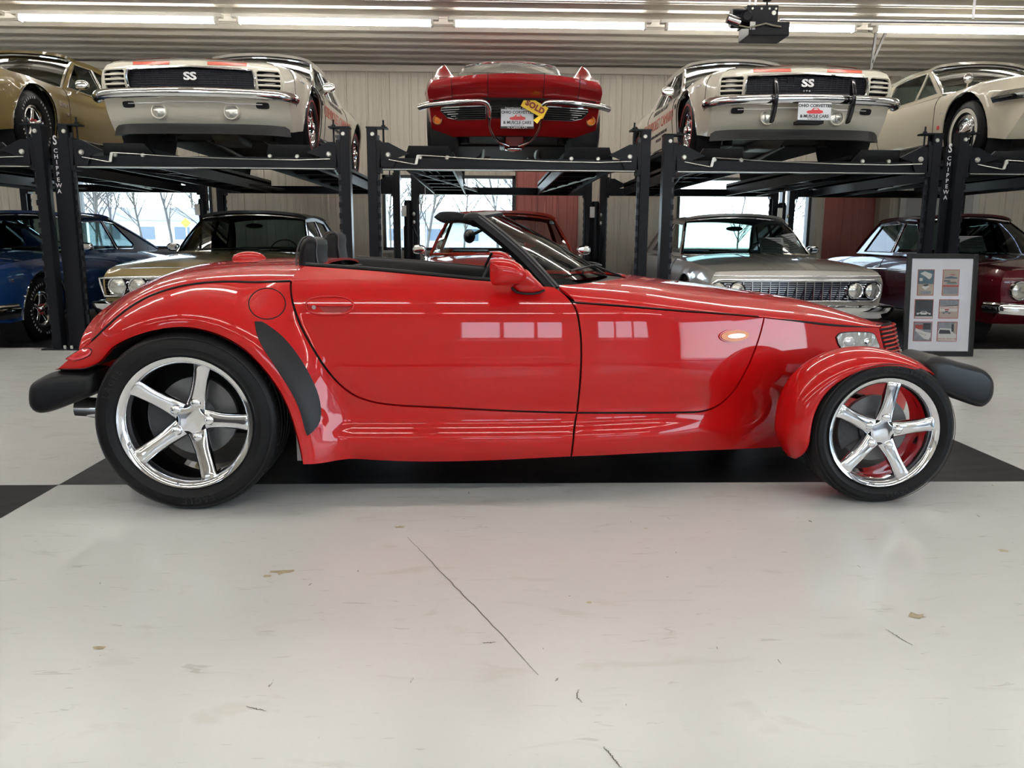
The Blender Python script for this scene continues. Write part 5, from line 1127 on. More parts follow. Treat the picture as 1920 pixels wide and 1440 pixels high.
tube('cable', mat('pale_cable', (.3, .28, .2), .5), [(-.2, -.17, -.06), (-.13, -.18, -.075), (-.06, -.18, -.06), (.0, -.18, -.045), (.06, -.18, -.06), (.12, -.17, -.065)], .006, op)
tube('pull_wire', BLACKP, [(-.10, -.165, -.06), (-.11, -.17, -.16)], .003, op)
for q in (-.09, -.045): MB().box(q-.008, q+.008, -.05, -.045, .1, 1.08).build('hanger_strap', DULLM, op)
tube('power_lead', BLACKP, [(.06, 0, .1), (.055, 0, .4), (.06, 0, 1.08)], .008, op); MB().box(.03, .09, -.03, .03, .16, .24).build('plug', BLACKP, op, bevel=.01)
rl = empty('door_rail', (2.2, 6.56, 2.80), label='thin steel door rail running right from the opener motor', cat='rail')
MB().box(.08, 5.6, -.01, .01, -.01, .004).build('rail', DULLM, rl); MB().box(.08, 5.6, .012, .016, -.012, .014).build('rail_web', BLACKM, rl)
for q in (1.6, 3.3, 5.0): MB().box(q, q+.02, 0, .005, .02, 1.03).build('hanger_strap', DULLM, rl)
hb = empty('hanger_bracket', (5.15, 11.0, 3.84), label='grey perforated angle bracket hanging from the ceiling right of the white coupe', cat='bracket')
HBM = mat('galvanised_angle', (.12, .12, .12), .5, .3, noise=.2)
MB().box(-.14, .14, -.02, .02, -.03, -.0).build('top_angle', HBM, hb); MB().add([(-.05, 0, -.03), (-.02, 0, -.03), (-.05, 0, -.5), (-.08, 0, -.5), (-.05, .03, -.03), (-.02, .03, -.03), (-.05, .03, -.5), (-.08, .03, -.5)], [(0,1,2,3),(4,7,6,5),(0,4,5,1),(1,5,6,2),(2,6,7,3),(3,7,4,0)]).build('angle_leg', HBM, hb)
MB().add([(.08, 0, -.03), (.11, 0, -.03), (-.04, 0, -.42), (-.07, 0, -.42), (.08, .03, -.03), (.11, .03, -.03), (-.04, .03, -.42), (-.07, .03, -.42)], [(0,1,2,3),(4,7,6,5),(0,4,5,1),(1,5,6,2),(2,6,7,3),(3,7,4,0)]).build('angle_brace', HBM, hb)
# ============================================================ THE PARKED AND LIFTED CARS
CREAMP = paint('cream_white_paint', (.60, .57, .49)); GOLDP = paint('gold_paint', (.20, .145, .05), .3); GOLD2 = paint('light_gold_paint', (.27, .20, .09), .3)
BLUEP = paint('dark_blue_paint', (.008, .04, .15), .25); SILVP = paint('silver_beige_paint', (.46, .44, .40), .35, .3); MAROP = paint('maroon_paint', (.085, .004, .01), .25)
REDV = paint('deep_red_paint', (.33, .010, .012), .28); ORR = paint('brick_red_paint', (.38, .035, .02), .28); IVORY = paint('ivory_paint', (.60, .55, .45))
VINYLW = mat('cream_soft_top', (.58, .56, .5), .7, noise=.1, bump=.3); VINYLB = mat('black_roof_vinyl', (.02, .02, .022), .35, coat=.3, noise=.2, bump=.2)
ORANGE = mat('orange_stripe', (.55, .055, .015), .4, coat=.3); GRL = mat('grille_black', (.012, .012, .016), .4, noise=.1); GRB = mat('grille_bar_dark', (.05, .055, .08), .3, .5)
PLATE = mat('plate_white', (.75, .78, .85), .4); PRED = mat('plate_red', (.7, .05, .06), .4); PBLK = mat('plate_black', (.02, .02, .025), .4)
def bumper(car, pts, m=CHROME, prof=None, name='bumper'):
    prof = prof or [(0, -.045), (.035, -.04), (.05, -.015), (.05, .015), (.035, .04), (0, .045), (-.02, .03), (-.02, -.03)]
    P = curve2(pts, 40); return sweep(name, [tuple(p) for p in P], prof, m, car.root)
def plate(car, x, y, z, cur=None):
    b = MB().box(x, x+.008, y-.155, y+.155, z-.078, z+.078).build('number_plate', PLATE, car, bevel=.003)
    X = frame_xf((x+.009, y, z), (0, 1, 0), (0, 0, 1)); T = lambda dx, dz: X @ Matrix.Translation((dx, dz, 0))
    text('plate_text', 'OHIO CORVETTES', .037, PBLK, b, xf=T(0, .050), ext=.0006, bold=.0012); text('plate_text', '& MUSCLE CARS', .037, PBLK, b, xf=T(0, -.043), ext=.0006, bold=.0012)
    text('plate_text', 'N. CANTON, OH', .016, PBLK, b, xf=T(0, -.067), ext=.0006)
    for k, poly in enumerate(([(-.075, -.012), (-.07, .004), (-.03, .012), (-.015, .030), (.03, .030), (.05, .012), (.075, .008), (.08, -.012), (.05, -.02), (-.05, -.02)],)):
        MB().prism([(y+a, z+c) for a, c in poly], x+.009, x+.0098, 'x').build('plate_picture', PRED, b)
    MB().prism([(y-.012, z+.014), (y-.006, z+.025), (y+.022, z+.025), (y+.034, z+.014)], x+.0099, x+.0104, 'x').build('plate_picture', PLATE, b)
    return b
def underparts(c, red=False):
    r = c.root; ax = c.ax
    for a in (ax, -ax): tube('axle', RUSTY, [(a, -c.track+.2, c.R-.02), (a, -.3, c.R-.06), (a, .3, c.R-.06), (a, c.track-.2, c.R-.02)], .035, r)
    pillow('oil_pan', [(ax-.55, .30), (ax-.50, .17), (ax-.1, .17), (ax+.0, .22), (ax+.12, .32)], -.14, .14, .03, RUSTY, r)
    for s_ in (-1, 1):
        tube('control_arm', UNDER, [(ax, s_*.3, .28), (ax+.02, s_*.72, .22)], .025, r); tube('exhaust_pipe', RUSTY, [(ax-.4, s_*.3, .25), (0, s_*.32, .19), (-ax+.4, s_*.4, .19), (-ax+.1, s_*.45, .26), (-ax-.7, s_*.5, .24)], .03, r)
        pillow('muffler', ellp(-ax+.65, .21, .28, .05, 20, 3), s_*.32-.09, s_*.32+.09, .04, RUSTY, r)
        MB().lathe([(0, -.015), (.05, -.015), (.05, .26), (0, .26)], (ax+.12, s_*.5, .18), 'z', 10).build('shock_absorber', UNDER, r)
    pillow('differential', ellp(-ax, .30, .14, .12, 20), -.14, .14, .05, UNDER, r)
def camaro(name, label, x, guards):
    sp = dict(CH69, roofm=VINYLW, glass=DTINT, wstyle='rally_red', roofx=[(-.6, 1.29)], bulge=[(1.37, .5, .62, .12, .02), (-1.37, .5, .66, .14, .025)], topb=[(2.0, .6, .88, .13, .03)], intm=mat('orange_interior', (.35, .08, .03), .6))
    gz0, gz1, gy = .535, .725, .575
    gpoly = [(-gy, gz0), (gy, gz0), (gy+.01, .64), (gy-.01, gz1-.012), (0, gz1+.012), (-gy+.01, gz1-.012), (-gy-.01, .64)]
    hd = lambda s_: [(s_*a, b) for a, b in ((.60, .545), (.80, .545), (.812, .58), (.81, .69), (.79, .712), (.615, .716), (.595, .70))]
    sp['fholes'] = [gpoly, hd(1), hd(-1)]
    c = Car(name, label, x, 7.75, ZR, CREAMP, sp).build(lod=.055); r = c.root
    f = lambda y, z, o=0.: c.fpt(y, z, o)
    # grille
    g = panel('grille', gpoly, lambda u, v: c.flift(u, v)-[.06, 0, 0], .1, GRL, r, thick=0)
    for z in np.linspace(gz0+.02, gz1-.02, 9): MB().tube([f(y, z, -.045) for y in np.linspace(-gy, gy, 17)], .0035, 5).build('grille_bar', GRB, g)
    for y in np.linspace(-gy+.04, gy-.04, 19): MB().tube([f(y, gz0+.005, -.05), f(y, gz1-.01, -.05)], .003, 5).build('grille_bar', GRB, g)
    tube('grille_trim', CHROME, [f(a, b, .003) for a, b in resamp(gpoly, .06)], .009, r, 6, True)
    em = text('badge', 'SS', .095, WHITEP, g, xf=frame_xf(f(0, .65, -.03), (0, 1, 0), (0, 0, 1)), ext=.006, sx=1.35, bold=.003)
    if guards: text('badge_small', '3 9 6', .022, WHITEP, g, xf=frame_xf(f(0, .585, -.03), (0, 1, 0), (0, 0, 1)), ext=.003, sx=1.6)
    # lamp doors with three bars of slats
    for s_ in (1, -1):
        hp = hd(s_); d = panel('headlight_door', hp, lambda u, v: c.flift(u, v)-[.05, 0, 0], .1, DARK, r, thick=0)
        tube('door_trim', CREAMP, [f(a, b, -.002) for a, b in resamp(hp, .05)], .010, d, 6, True)
        for z in (.588, .63, .672): sweep('slat', [f(s_*y, z, -.02) for y in np.linspace(.60, .80, 6)][::s_], [(0, -.010), (.02, -.007), (.02, .007), (0, .010)], CREAMP, d)
        for z in (.608, .65, .692): MB().ellip(f(s_*.70, z, -.042), (.01, .06, .009), 14, 8).build('lamp_glass', CLEARL, d, smooth=True)
    # hood stripes down to the lip
    for (a, b) in ((-.60, -.20), (.20, .60)):
        surf('hood_stripe', lambda u, q: c.hoodf(.02+.985*u, (a+(b-a)*q)/1.0)+[0.004, 0, .003], np.linspace(0, 1, 24), np.linspace(0, 1, 6), ORANGE, r)
        panel('stripe_end', [(a*.86, .748), (b*.86, .748), (b*.86, .778), (a*.86, .778)], lambda u, v: c.flift(u, v)+[.004, 0, 0], .05, ORANGE, r, thick=.003)
        for e in (a-.02, b+.02): surf('stripe_edge', lambda u, q: c.hoodf(.02+.985*u, e-.008+.016*q)+[0.004, 0, .003], np.linspace(0, 1, 24), np.linspace(0, 1, 2), mat('thin_orange', (.65, .25, .12), .4), r)
    pillow('hood_scoop', [(.62, .84), (1.55, .835), (1.35, .885), (.9, .925), (.6, .93)], -.32, .32, .03, CREAMP, r)
    # bumper, valance details, spoiler
    bumper(c, [(2.12, -.905, .475), (2.20, -.885, .48), (2.29, -.78, .485), (2.355, -.45, .49), (2.385, 0, .495), (2.355, .45, .49), (2.29, .78, .485), (2.20, .885, .48), (2.12, .905, .475)])
    MB().tube([f(y, .435-.012*(1 if abs(y) > .3 else 0), .004) for y in np.linspace(-.62, .62, 25)], .005, 5).build('valance_trim', DULLM, r)
    for s_ in (1, -1):
        x_ = f(s_*.335, .355)[0]; l = c.lamp(s_*.335, .355, .068, CLEARL, CREAMP, name='parking_lamp', off=.012)
        panel('valance_opening', ellp(s_*.62, .415, .06, .028, 16, 4), lambda u, v: c.flift(u, v)+[.003, 0, 0], .05, DARK, r, thick=.004)
    sp_ = [(1.98, -.80, .20), (2.10, -.66, .20), (2.16, -.4, .20), (2.18, 0, .20), (2.16, .4, .20), (2.10, .66, .20), (1.98, .80, .20)]
    sweep('front_spoiler', [tuple(p) for p in curve2(sp_, 30)], [(-.02, -.045), (.055, -.05), (.03, .045), (-.02, .045)], mat('satin_black', (.012, .013, .015), .5, noise=.1), r)
    if guards:
        for s_ in (1, -1): pillow('bumper_guard', [tuple(p) for p in curve2([(2.40, .28), (2.46, .36), (2.50, .50), (2.47, .60), (2.44, .66), (2.42, .66), (2.42, .56), (2.43, .46), (2.39, .36), (2.36, .28), (2.40, .28)], 30)[:-1]], s_*.36-.018, s_*.36+.018, .012, mat('black_chrome', (.06, .06, .065), .12, .9), r)
        plate(r, 2.43, .02, .375)
        MB().box(2.3, 2.42, -.12, .12, .27, .30).build('plate_bracket', BLACKM, r)
    # badges and lettering on the flanks
    for sg in (1, -1):
        def onside(p, x0, z0, sg=sg, tilt=0.): x_ = x0+(-sg)*p.x*-1 if False else x0-sg*p.x; z_ = z0+p.y; return Vector((x_, sg*(float(c.sy(x_, z_))+.003+p.z), z_))
        text('flank_lettering', 'CHEVROLET CAMARO', .17, ORANGE, r, bend=lambda p: onside(p, -.12, .60), ext=.001, sx=.95)
        text('flank_lettering', 'OFFICIAL PACE CAR', .085, PBLK, r, bend=lambda p: onside(p, -.1, .75), ext=.001)
        text('flank_lettering', '53rd ANNUAL INDIANAPOLIS 500 MILE RACE', .05, PBLK, r, bend=lambda p: onside(p, -.15, .475), ext=.001)
        text('flank_lettering', 'MAY 30, 1969', .05, PBLK, r, bend=lambda p: onside(p, -.15, .41), ext=.001)
        text('badge', 'SS', .07, PBLK, r, bend=lambda p: onside(p, .80, .66), ext=.003, sx=1.2)
        text('badge', 'CAMARO', .035, DULLM, r, bend=lambda p: onside(p, 1.80, .70), ext=.003)
        c.seam([(.62, .82), (.64, .6), (.60, .30)], sg); c.seam([(-.72, .84), (-.74, .6), (-.66, .30)], sg); c.seam([(2.0, .77), (2.02, .6), (1.98, .44)], sg)
        tube('arch_trim', CHROME, [(c.ax+c.ar*1.0*math.cos(t), sg*(float(c.sy(c.ax+c.ar*math.cos(t), c.R+c.ar*math.sin(t)))+.002), c.R+c.ar*math.sin(t)) for t in np.linspace(-.2, PI+.2, 30)], .005, r, 6)
        tube('rocker_trim', CHROME, [(x_, sg*(float(c.sy(x_, .275))+.003), .275) for x_ in np.linspace(-.9, .9, 12)], .010, r, 6)
        c.mirror(sg)
    underparts(c)
    return c
def camseams(c): pass
cl = camaro('white_coupe', 'white lifted coupe with orange hood stripes, black SS grille and no number plate', -2.735, False)
cr = camaro('white_coupe', 'white lifted coupe with orange hood stripes, black bumper guards and a number plate', 3.0, True)
# ---- gold coupe, upper far left
sp = dict(CH69, roofm=GOLDP, glass=DTINT, wstyle='letters', bulge=[(1.37, .5, .62, .12, .02)], topb=[(2.0, .6, .88, .13, .03)], wins=[[(.33,.875),(-.13,1.215),(-.55,1.235),(-.62,.875)],[(-.66,.875),(-.59,1.235),(-.95,1.22),(-1.15,.89)]])
gc = Car('gold_coupe', 'gold lifted coupe with white-lettered tires at the upper left edge', -5.56, 7.75, ZR, GOLDP, sp).build(); r = gc.root
for sg in (1, -1):
    gc.mirror(sg); gc.seam([(.62, .82), (.64, .6), (.60, .30)], sg); gc.seam([(-.72, .84), (-.74, .6), (-.66, .30)], sg)
    tube('arch_trim', CHROME, [(gc.ax+gc.ar*math.cos(t), sg*(float(gc.sy(gc.ax+gc.ar*math.cos(t), gc.R+gc.ar*math.sin(t)))+.002), gc.R+gc.ar*math.sin(t)) for t in np.linspace(-.2, PI+.2, 30)], .006, r, 6)
    tube('rocker_trim', CHROME, [(x_, sg*(float(gc.sy(x_, .29))+.003), .29) for x_ in np.linspace(-.9, .9, 12)], .010, r, 6)
    text('badge', 'Camaro', .07, CHROME, r, bend=lambda p, sg=sg: Vector((.78-sg*p.x, sg*(float(gc.sy(.78-sg*p.x, .62+p.y))+.004+p.z), .62+p.y)), ext=.003)
    text('badge', 'SS', .05, CHROME, r, bend=lambda p, sg=sg: Vector((.70-sg*p.x, sg*(float(gc.sy(.70-sg*p.x, .52+p.y))+.004+p.z), .52+p.y)), ext=.003)
    gc.lamp(sg*.68, .62, .085)
bumper(gc, [(2.12, -.905, .475), (2.20, -.885, .48), (2.29, -.78, .485), (2.355, -.45, .49), (2.385, 0, .495), (2.355, .45, .49), (2.29, .78, .485), (2.20, .885, .48), (2.12, .905, .475)]); underparts(gc)
panel('grille', [(-.55, .54), (.55, .54), (.55, .71), (-.55, .71)], lambda u, v: gc.flift(u, v)+[.004, 0, 0], .1, GRL, r, thick=.004)
# ---- cream coupe, upper far right (vent windows, whitewall tires)
sp = dict(CH69, roofm=IVORY, glass=TINT, wstyle='cone', ar=.42, bulge=[(1.45, .45, .72, .14, .03), (-1.3, .5, .7, .16, .04)], topb=[(1.5, .6, .92, .14, .03)],
    gh=[(.62,.86),(.02,1.24),(-.9,1.22),(-1.6,.90)], roofx=[(-.4, 1.265)], wins=[[(.47,.89),(.02,1.19),(.02,.885)],[(-.02,.885),(-.02,1.205),(-.5,1.22),(-.75,1.19),(-.80,.885)]],
    xfront=[(.20,2.0),(.30,2.1),(.42,2.2),(.52,2.27),(.6,2.24),(.70,2.18),(.8,2.1)])
cc = Car('cream_coupe', 'cream lifted coupe with whitewall tires and vent windows at the upper right edge', 5.98, 7.72, ZR, IVORY, sp).build(); r = cc.root
for sg in (1, -1):
    cc.seam([(.72, .82), (.74, .6), (.70, .30)], sg); cc.seam([(-.62, .84), (-.64, .6), (-.56, .30)], sg)
    tube('rocker_trim', CHROME, [(x_, sg*(float(cc.sy(x_, .30))+.003), .30) for x_ in np.linspace(-.9, .9, 12)], .012, r, 6)
    MB().box(.82, .87, sg*(float(cc.sy(.85, .47)))-.004, sg*(float(cc.sy(.85, .47)))+.006, .44, .48).build('badge', PRED, r); MB().box(.88, 1.0, sg*(float(cc.sy(.9, .60)))-.006, sg*(float(cc.sy(.9, .60)))+.006, .595, .61).build('badge', CHROME, r)
    bumper(cc, [(1.93, sg*.945, .60), (2.05, sg*.93, .60), (2.2, sg*.86, .60), (2.32, sg*.65, .60), (2.36, sg*.3, .60)][::-sg], prof=[(0, -.05), (.03, -.05), (.06, 0), (.03, .045), (0, .05), (-.02, 0)])
    cc.lamp(sg*.66, .68, .085)
underparts(cc)
sw = MB().ellip((.86, -.62, .99), (.03, .055, .055), 16, 12).build('round_mirror', CHROME, r, smooth=True); tube('mirror_stalk', CHROME, [(.86, -.62, .95), (.80, -.60, .86)], .01, r)
# ---- red open car with split chrome bumpers, upper middle
sp = dict(W=1.77, wb=2.49, R=.335, ar=.40, sill=.22, tw=.19, track=.86, bowf=.20, bowr=.1, bowa=.26, bowc=.12, crown=2.2, rcrown=.03, yr=.52,
    zsh=[(-2.1,.70),(-1.3,.80),(-.6,.76),(.2,.74),(.9,.75),(1.3,.77),(1.8,.72),(2.1,.64)], zct=[(-2.1,.72),(-1.2,.80),(.3,.80),(1.0,.80),(1.6,.76),(2.0,.70),(2.15,.66)],
    plan=[(-2.2,.6),(-1.8,.80),(-1.2,.87),(-.4,.84),(.4,.84),(1.25,.875),(1.7,.87),(1.95,.84),(2.1,.80)], sect=[(-.2,.86),(0,.90),(.25,.94),(.5,.965),(.68,.985),(.78,1.),(.9,.985),(1,.95)],
    xfront=[(.20,1.55),(.30,1.68),(.42,1.78),(.47,1.82),(.55,1.93),(.62,2.02),(.70,2.04)], xrear=[(.28,-1.9),(.5,-2.1),(.7,-2.12),(.85,-2.1)],
    gh=[(.42,.80),(.05,1.20),(-.55,1.15),(-1.05,.82)], roofx=[], open_top=True, wins=[[(.27,.83),(.0,1.09),(-.45,1.105),(-.55,.83)]], trim=True, intm=INTD, roofm=mat('black_top', (.02, .02, .02), .6), glass=GLASS, wstyle='rally', fholes=[], linerm=mat('pale_liner', (.3, .3, .29), .8),
    topb=[(1.30, .26, .86, .12, .19), (-1.2, .5, .86, .1, .05)])
vc = Car('red_sports_car', 'deep red lifted sports car with split chrome bumpers and a yellow sold tag', .258, 7.72, ZR, REDV, sp).build(lod=.05); r = vc.root; f = lambda y, z, o=0.: vc.fpt(y, z, o)
for s_ in (1, -1):
    bumper(vc, [f(s_*.93, .46, -.03), f(s_*.84, .47, .03), f(s_*.62, .475, .05), f(s_*.36, .475, .06), f(s_*.275, .465, .06), f(s_*.245, .42, .055), f(s_*.25, .30, .03), f(s_*.24, .22, .0), f(s_*.10, .10, -.05)][::1 if s_ > 0 else 1], prof=[(0.02*math.cos(t), .02*math.sin(t)) for t in np.linspace(0, 2*PI, 10, endpoint=False)]) if False else \
    tube('bumper', CHROME, [tuple(p) for p in curve2([f(s_*.93, .455, -.02), f(s_*.84, .468, .03), f(s_*.62, .475, .05), f(s_*.38, .478, .06), f(s_*.285, .468, .06), f(s_*.25, .43, .06), f(s_*.245, .34, .05), f(s_*.24, .26, .03), f(s_*.16, .16, -.03), f(s_*.05, .12, -.05)], 40)], [.028]*14+[.024]*12+[.014]*14, r, 10)
    gp = [(s_*a, b) for a, b in ((.28, .445), (.70, .445), (.72, .42), (.66, .36), (.55, .335), (.28, .335))]
    g = panel('grille_opening', gp, lambda u, v: vc.flift(u, v)+[.003, 0, 0], .1, DARK, r, thick=.004, flip=False)
    for z in np.linspace(.35, .44, 6):
        e = .55+.16*min(1, (z-.335)/.08); MB().tube([f(s_*y, z, .012) for y in np.linspace(.285, e, 8)], .0055, 6).build('grille_bar', CHROME, g)
    tube('grille_trim', CHROME, [f(a, b, .01) for a, b in resamp(gp, .05)], .006, g, 6, True)
    vc.lamp(s_*.755, .345, .042, AMBER, mat('amber_ring', (.6, .3, .1), .4), name='amber_lamp')
    for y in (.26, .60): MB().tube([f(s_*y, z, .001) for z in np.linspace(.5, .70, 10)], .003, 5).build('headlight_seam', DARK, r)
    vc.seam([(.62, .74), (.64, .5), (.60, .26)], s_)
for z in np.linspace(.35, .44, 5): MB().tube([f(y, z, .008) for y in np.linspace(-.24, .24, 7)], .005, 6).build('grille_bar', CHROME, r)
panel('center_opening', [(-.24, .34), (.24, .34), (.24, .49), (-.24, .49)], lambda u, v: vc.flift(u, v)+[.002, 0, 0], .1, DARK, r, thick=.004)
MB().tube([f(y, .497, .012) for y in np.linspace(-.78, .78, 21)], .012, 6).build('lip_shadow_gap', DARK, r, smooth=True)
plate(r, f(0, .36)[0]+.06, 0.02, .335); MB().prism([(-.14, .24), (.18, .24), (.18, .43), (-.14, .43)], f(0, .36)[0]+.045, f(0, .36)[0]+.058, 'x').build('plate_frame', PBLK, r)
text('plate_text', 'Northeast Auto', .036, WHITEP, r, xf=frame_xf((f(0, .36)[0]+.062, 0.02, .425), (0, 1, 0), (0, 0, 1)), ext=.0006); text('plate_text', 'N. Canton, OH', .03, WHITEP, r, xf=frame_xf((f(0, .36)[0]+.062, 0.02, .248), (0, 1, 0), (0, 0, 1)), ext=.0006)
td = empty('sold_tag', (0, 0, 0), label='yellow paper tag reading SOLD hanging at the front of the red lifted sports car', cat='sign'); X = r.matrix_basis if False else Matrix.Translation((.258, 7.72+float(vc.XF(.6))+vc.bowf, ZR)) @ Matrix.Rotation(-PI/2, 4, 'Z')
YEL = mat('yellow_tag', (.85, .55, .02), .5); a = f(.21, .41)[0]+.10
td.matrix_basis = X @ Matrix.Translation((a, .185, .425)) @ Matrix.Rotation(math.radians(-28), 4, 'X') @ Matrix.Scale(1, 4)
MB().box(-.001, .001, -.125, .115, -.055, .055).build('paper', YEL, td); MB().add([(0, .115, -.055), (0, .115, .045), (.02, .09, -.125), (-.01, .04, -.11)], [(0, 1, 2, 3)]).build('paper_fold', YEL, td)
text('tag_text', 'SOLD', .072, mat('tag_brown', (.25, .02, .01), .5), td, xf=frame_xf((.003, 0, 0), (0, 1, 0), (0, 0, 1)), ext=.0006, space=1.1, bold=.004)
underparts(vc); pillow('red_differential', [(1.35, .10), (1.5, .10), (1.52, .26), (1.35, .26)], -.09, .11, .02, REDV, r); MB().ellip((1.53, .01, .10), (.03, .09, .03), 12, 8).build('chrome_pan', CHROME, r, smooth=True)
MB().ellip((.55, 0, .86), (.05, .12, .05), 14, 8).build('hood_ornament', CHROME, r, smooth=True)
# ============================================================ LOWER ROW
CHV = dict(CH69, W=1.89, wb=2.92, R=.335, ar=.40, sill=.25, bowf=.05, yr=.62, bowa=.20,
    zsh=[(-2.5,.80),(-1.4,.87),(-.5,.88),(.6,.88),(1.4,.86),(2.0,.82),(2.3,.78)], zct=[(-2.5,.84),(-1.7,.92),(.7,.95),(1.4,.92),(2.0,.86),(2.3,.80)],
    plan=[(-2.5,.82),(-2.2,.89),(-1.4,.93),(0,.93),(1.4,.93),(2.0,.92),(2.25,.90),(2.4,.86)], xfront=[(.24,2.10),(.40,2.20),(.5,2.24),(.7,2.30),(.8,2.28)], xrear=[(.28,-2.3),(.5,-2.42),(.7,-2.48),(.85,-2.45)],
    gh=[(.62,.92),(.10,1.34),(-1.05,1.33),(-1.55,.94)], roofx=[(-.5,1.375)], wins=[[(.46,.95),(.08,1.285),(-.42,1.31),(-.45,.95)],[(-.49,.95),(-.46,1.31),(-.95,1.28),(-1.15,.95)]])
# silver car
dual = [(.48, .50), (.90, .50), (.94, .56), (.94, .66), (.90, .715), (-.90, .715), (-.94, .66), (-.94, .56), (-.90, .50), (-.48, .50)]
gp = [(-.86, .49), (.86, .49), (.915, .53), (.93, .60), (.915, .67), (.86, .705), (-.86, .705), (-.915, .67), (-.93, .60), (-.915, .53)]
sp = dict(CHV, roofm=SILVP, glass=TINT, wstyle='rally', fholes=[[(a*.93, b) for a, b in gp]], linerm=mat('blue_liner', (.05, .07, .12), .7), intm=mat('blue_interior', (.02, .05, .12), .6))
sc_ = Car('silver_coupe', 'silver-beige coupe with a wide barred grille parked under the right middle lift', 3.12, 7.98, 0, SILVP, sp).build(lod=.06); r = sc_.root; f = lambda y, z, o=0.: sc_.fpt(y, z, o)
g = panel('grille', [(a*.93, b) for a, b in gp], lambda u, v: sc_.flift(u, v)-[.06, 0, 0], .1, mat('grille_navy', (.015, .02, .06), .4), r, thick=0)
for z in np.linspace(.515, .685, 9): sweep('grille_bar', [f(y, z, -.045) for y in np.linspace(-.84, .84, 15)][::-1], [(0, -.004), (.018, -.004), (.018, .004), (0, .004)], CHROME, g)
for y in np.linspace(-.54, .54, 13): MB().box(f(y, .6, -.05)[0], f(y, .6, -.022)[0], y-.005, y+.005, .50, .70).build('grille_post', CHROME, g)
tube('grille_surround', CHROME, [f(a*.94, b, .004) for a, b in resamp(gp, .06)], .014, r, 8, True)
for s_ in (1, -1):
    for y in (.60, .785): l = sc_.lamp(s_*y, .60, .078, off=-.01)
    sc_.seam([(.72, .88), (.74, .6), (.70, .32)], s_); sc_.mirror(s_)
for k, (yy, w_) in enumerate(((-.25, .18), (.25, .18))): pass
bumper(sc_, [(1.95, -.97, .40), (2.15, -.96, .40), (2.36, -.90, .40), (2.42, -.5, .40), (2.43, 0, .40), (2.42, .5, .40), (2.36, .90, .40), (2.15, .96, .40), (1.95, .97, .40)][::1], prof=[(0, -.075), (.03, -.07), (.05, -.02), (.07, .0), (.075, .04), (.05, .055), (0, .06), (-.02, 0)])
tube('hood_edge_trim', CHROME, [f(y, .745, .006) for y in np.linspace(-.85, .85, 17)], .008, r)
for s_ in (.12, .30): MB().tube([tuple(p+[0, 0, .002]) for p in sc_.hoodf(np.linspace(.1, .95, 8), np.full(8, s_))], .003, 5).build('hood_crease', SILVP, r, smooth=True)
for s_ in (-.12, -.30): MB().tube([tuple(p+[0, 0, .002]) for p in sc_.hoodf(np.linspace(.1, .95, 8), np.full(8, s_))], .003, 5).build('hood_crease', SILVP, r, smooth=True)
PAPER = mat('info_sheet', (.62, .63, .64), .6); PTXT = mat('sheet_text', (.12, .12, .13), .6)
def sheet(car, q, t, w, h, rot, label):
    p = car.wsf(np.array([q]), np.array([t]))[0]; e = empty('info_sheet', (0, 0, 0), label=label, cat='paper')
    rt = car.root; e.matrix_basis = Matrix.Translation(rt.location) @ Matrix.Rotation(rt.rotation_euler.z, 4, 'Z') @ Matrix.Translation((p[0]-.04, p[1], p[2])) @ Matrix.Rotation(math.radians(-35), 4, 'Y') @ Matrix.Rotation(rot, 4, 'X')
    MB().box(-.001, .001, -w/2, w/2, -h/2, h/2).build('sheet', PAPER, e)
    for k in range(7): MB().box(.0012, .0016, -w*.4, w*(.4-.2*(k % 3 == 2)), h*(.36-.11*k), h*(.36-.11*k)+.008).build('text_line', PTXT, e)
sheet(sc_, .42, .22, .30, .23, 0, 'grey information sheet lying flat behind the silver car windshield, left one')
sheet(sc_, .76, .28, .24, .29, .2, 'tilted information sheet behind the silver car windshield, right one')
tube('wiper', BLACKP, [tuple(p+[.015, 0, .01]) for p in sc_.wsf(np.linspace(-.7, -.05, 8), np.full(8, .04))], .006, r); tube('wiper', BLACKP, [tuple(p+[.015, 0, .01]) for p in sc_.wsf(np.linspace(.0, .65, 8), np.full(8, .04))], .006, r)
# gold car with black roof
hp = lambda s_: [(s_*a, b) for a, b in ((.28, .53), (.90, .515), (.915, .70), (.28, .715))]
sp = dict(CHV, roofm=VINYLB, glass=TINT, wstyle='rally', fholes=[hp(1), hp(-1)], intm=mat('black_interior', (.012, .012, .013), .5))
g67 = Car('gold_sedan', 'gold coupe with a black roof and round twin headlights parked under the left lift', -2.91, 7.98, 0, GOLD2, sp).build(lod=.06); r = g67.root; f = lambda y, z, o=0.: g67.fpt(y, z, o)
for s_ in (1, -1):
    g = panel('grille', hp(s_), lambda u, v: g67.flift(u, v)-[.05, 0, 0], .1, GRL, r, thick=0)
    for z in np.linspace(.54, .69, 6): sweep('grille_bar', [f(s_*y, z, -.04) for y in np.linspace(.30, .90, 6)][::-s_], [(0, -.006), (.02, -.006), (.02, .006), (0, .006)], CHROME, g)
    for y in (.54, .745): g67.lamp(s_*y, .62, .086, off=-.005)
    tube('grille_surround', CHROME, [f(a, b, .004) for a, b in resamp(hp(s_), .08)], .014, r, 8, True); g67.mirror(s_)
    g67.seam([(.72, .88), (.74, .6), (.70, .32)], s_)
bumper(g67, [(1.95, -.97, .42), (2.15, -.96, .42), (2.36, -.90, .42), (2.42, -.5, .42), (2.43, 0, .42), (2.42, .5, .42), (2.36, .90, .42), (2.15, .96, .42), (1.95, .97, .42)], prof=[(0, -.075), (.03, -.07), (.05, -.02), (.07, .0), (.075, .04), (.05, .055), (0, .06), (-.02, 0)])
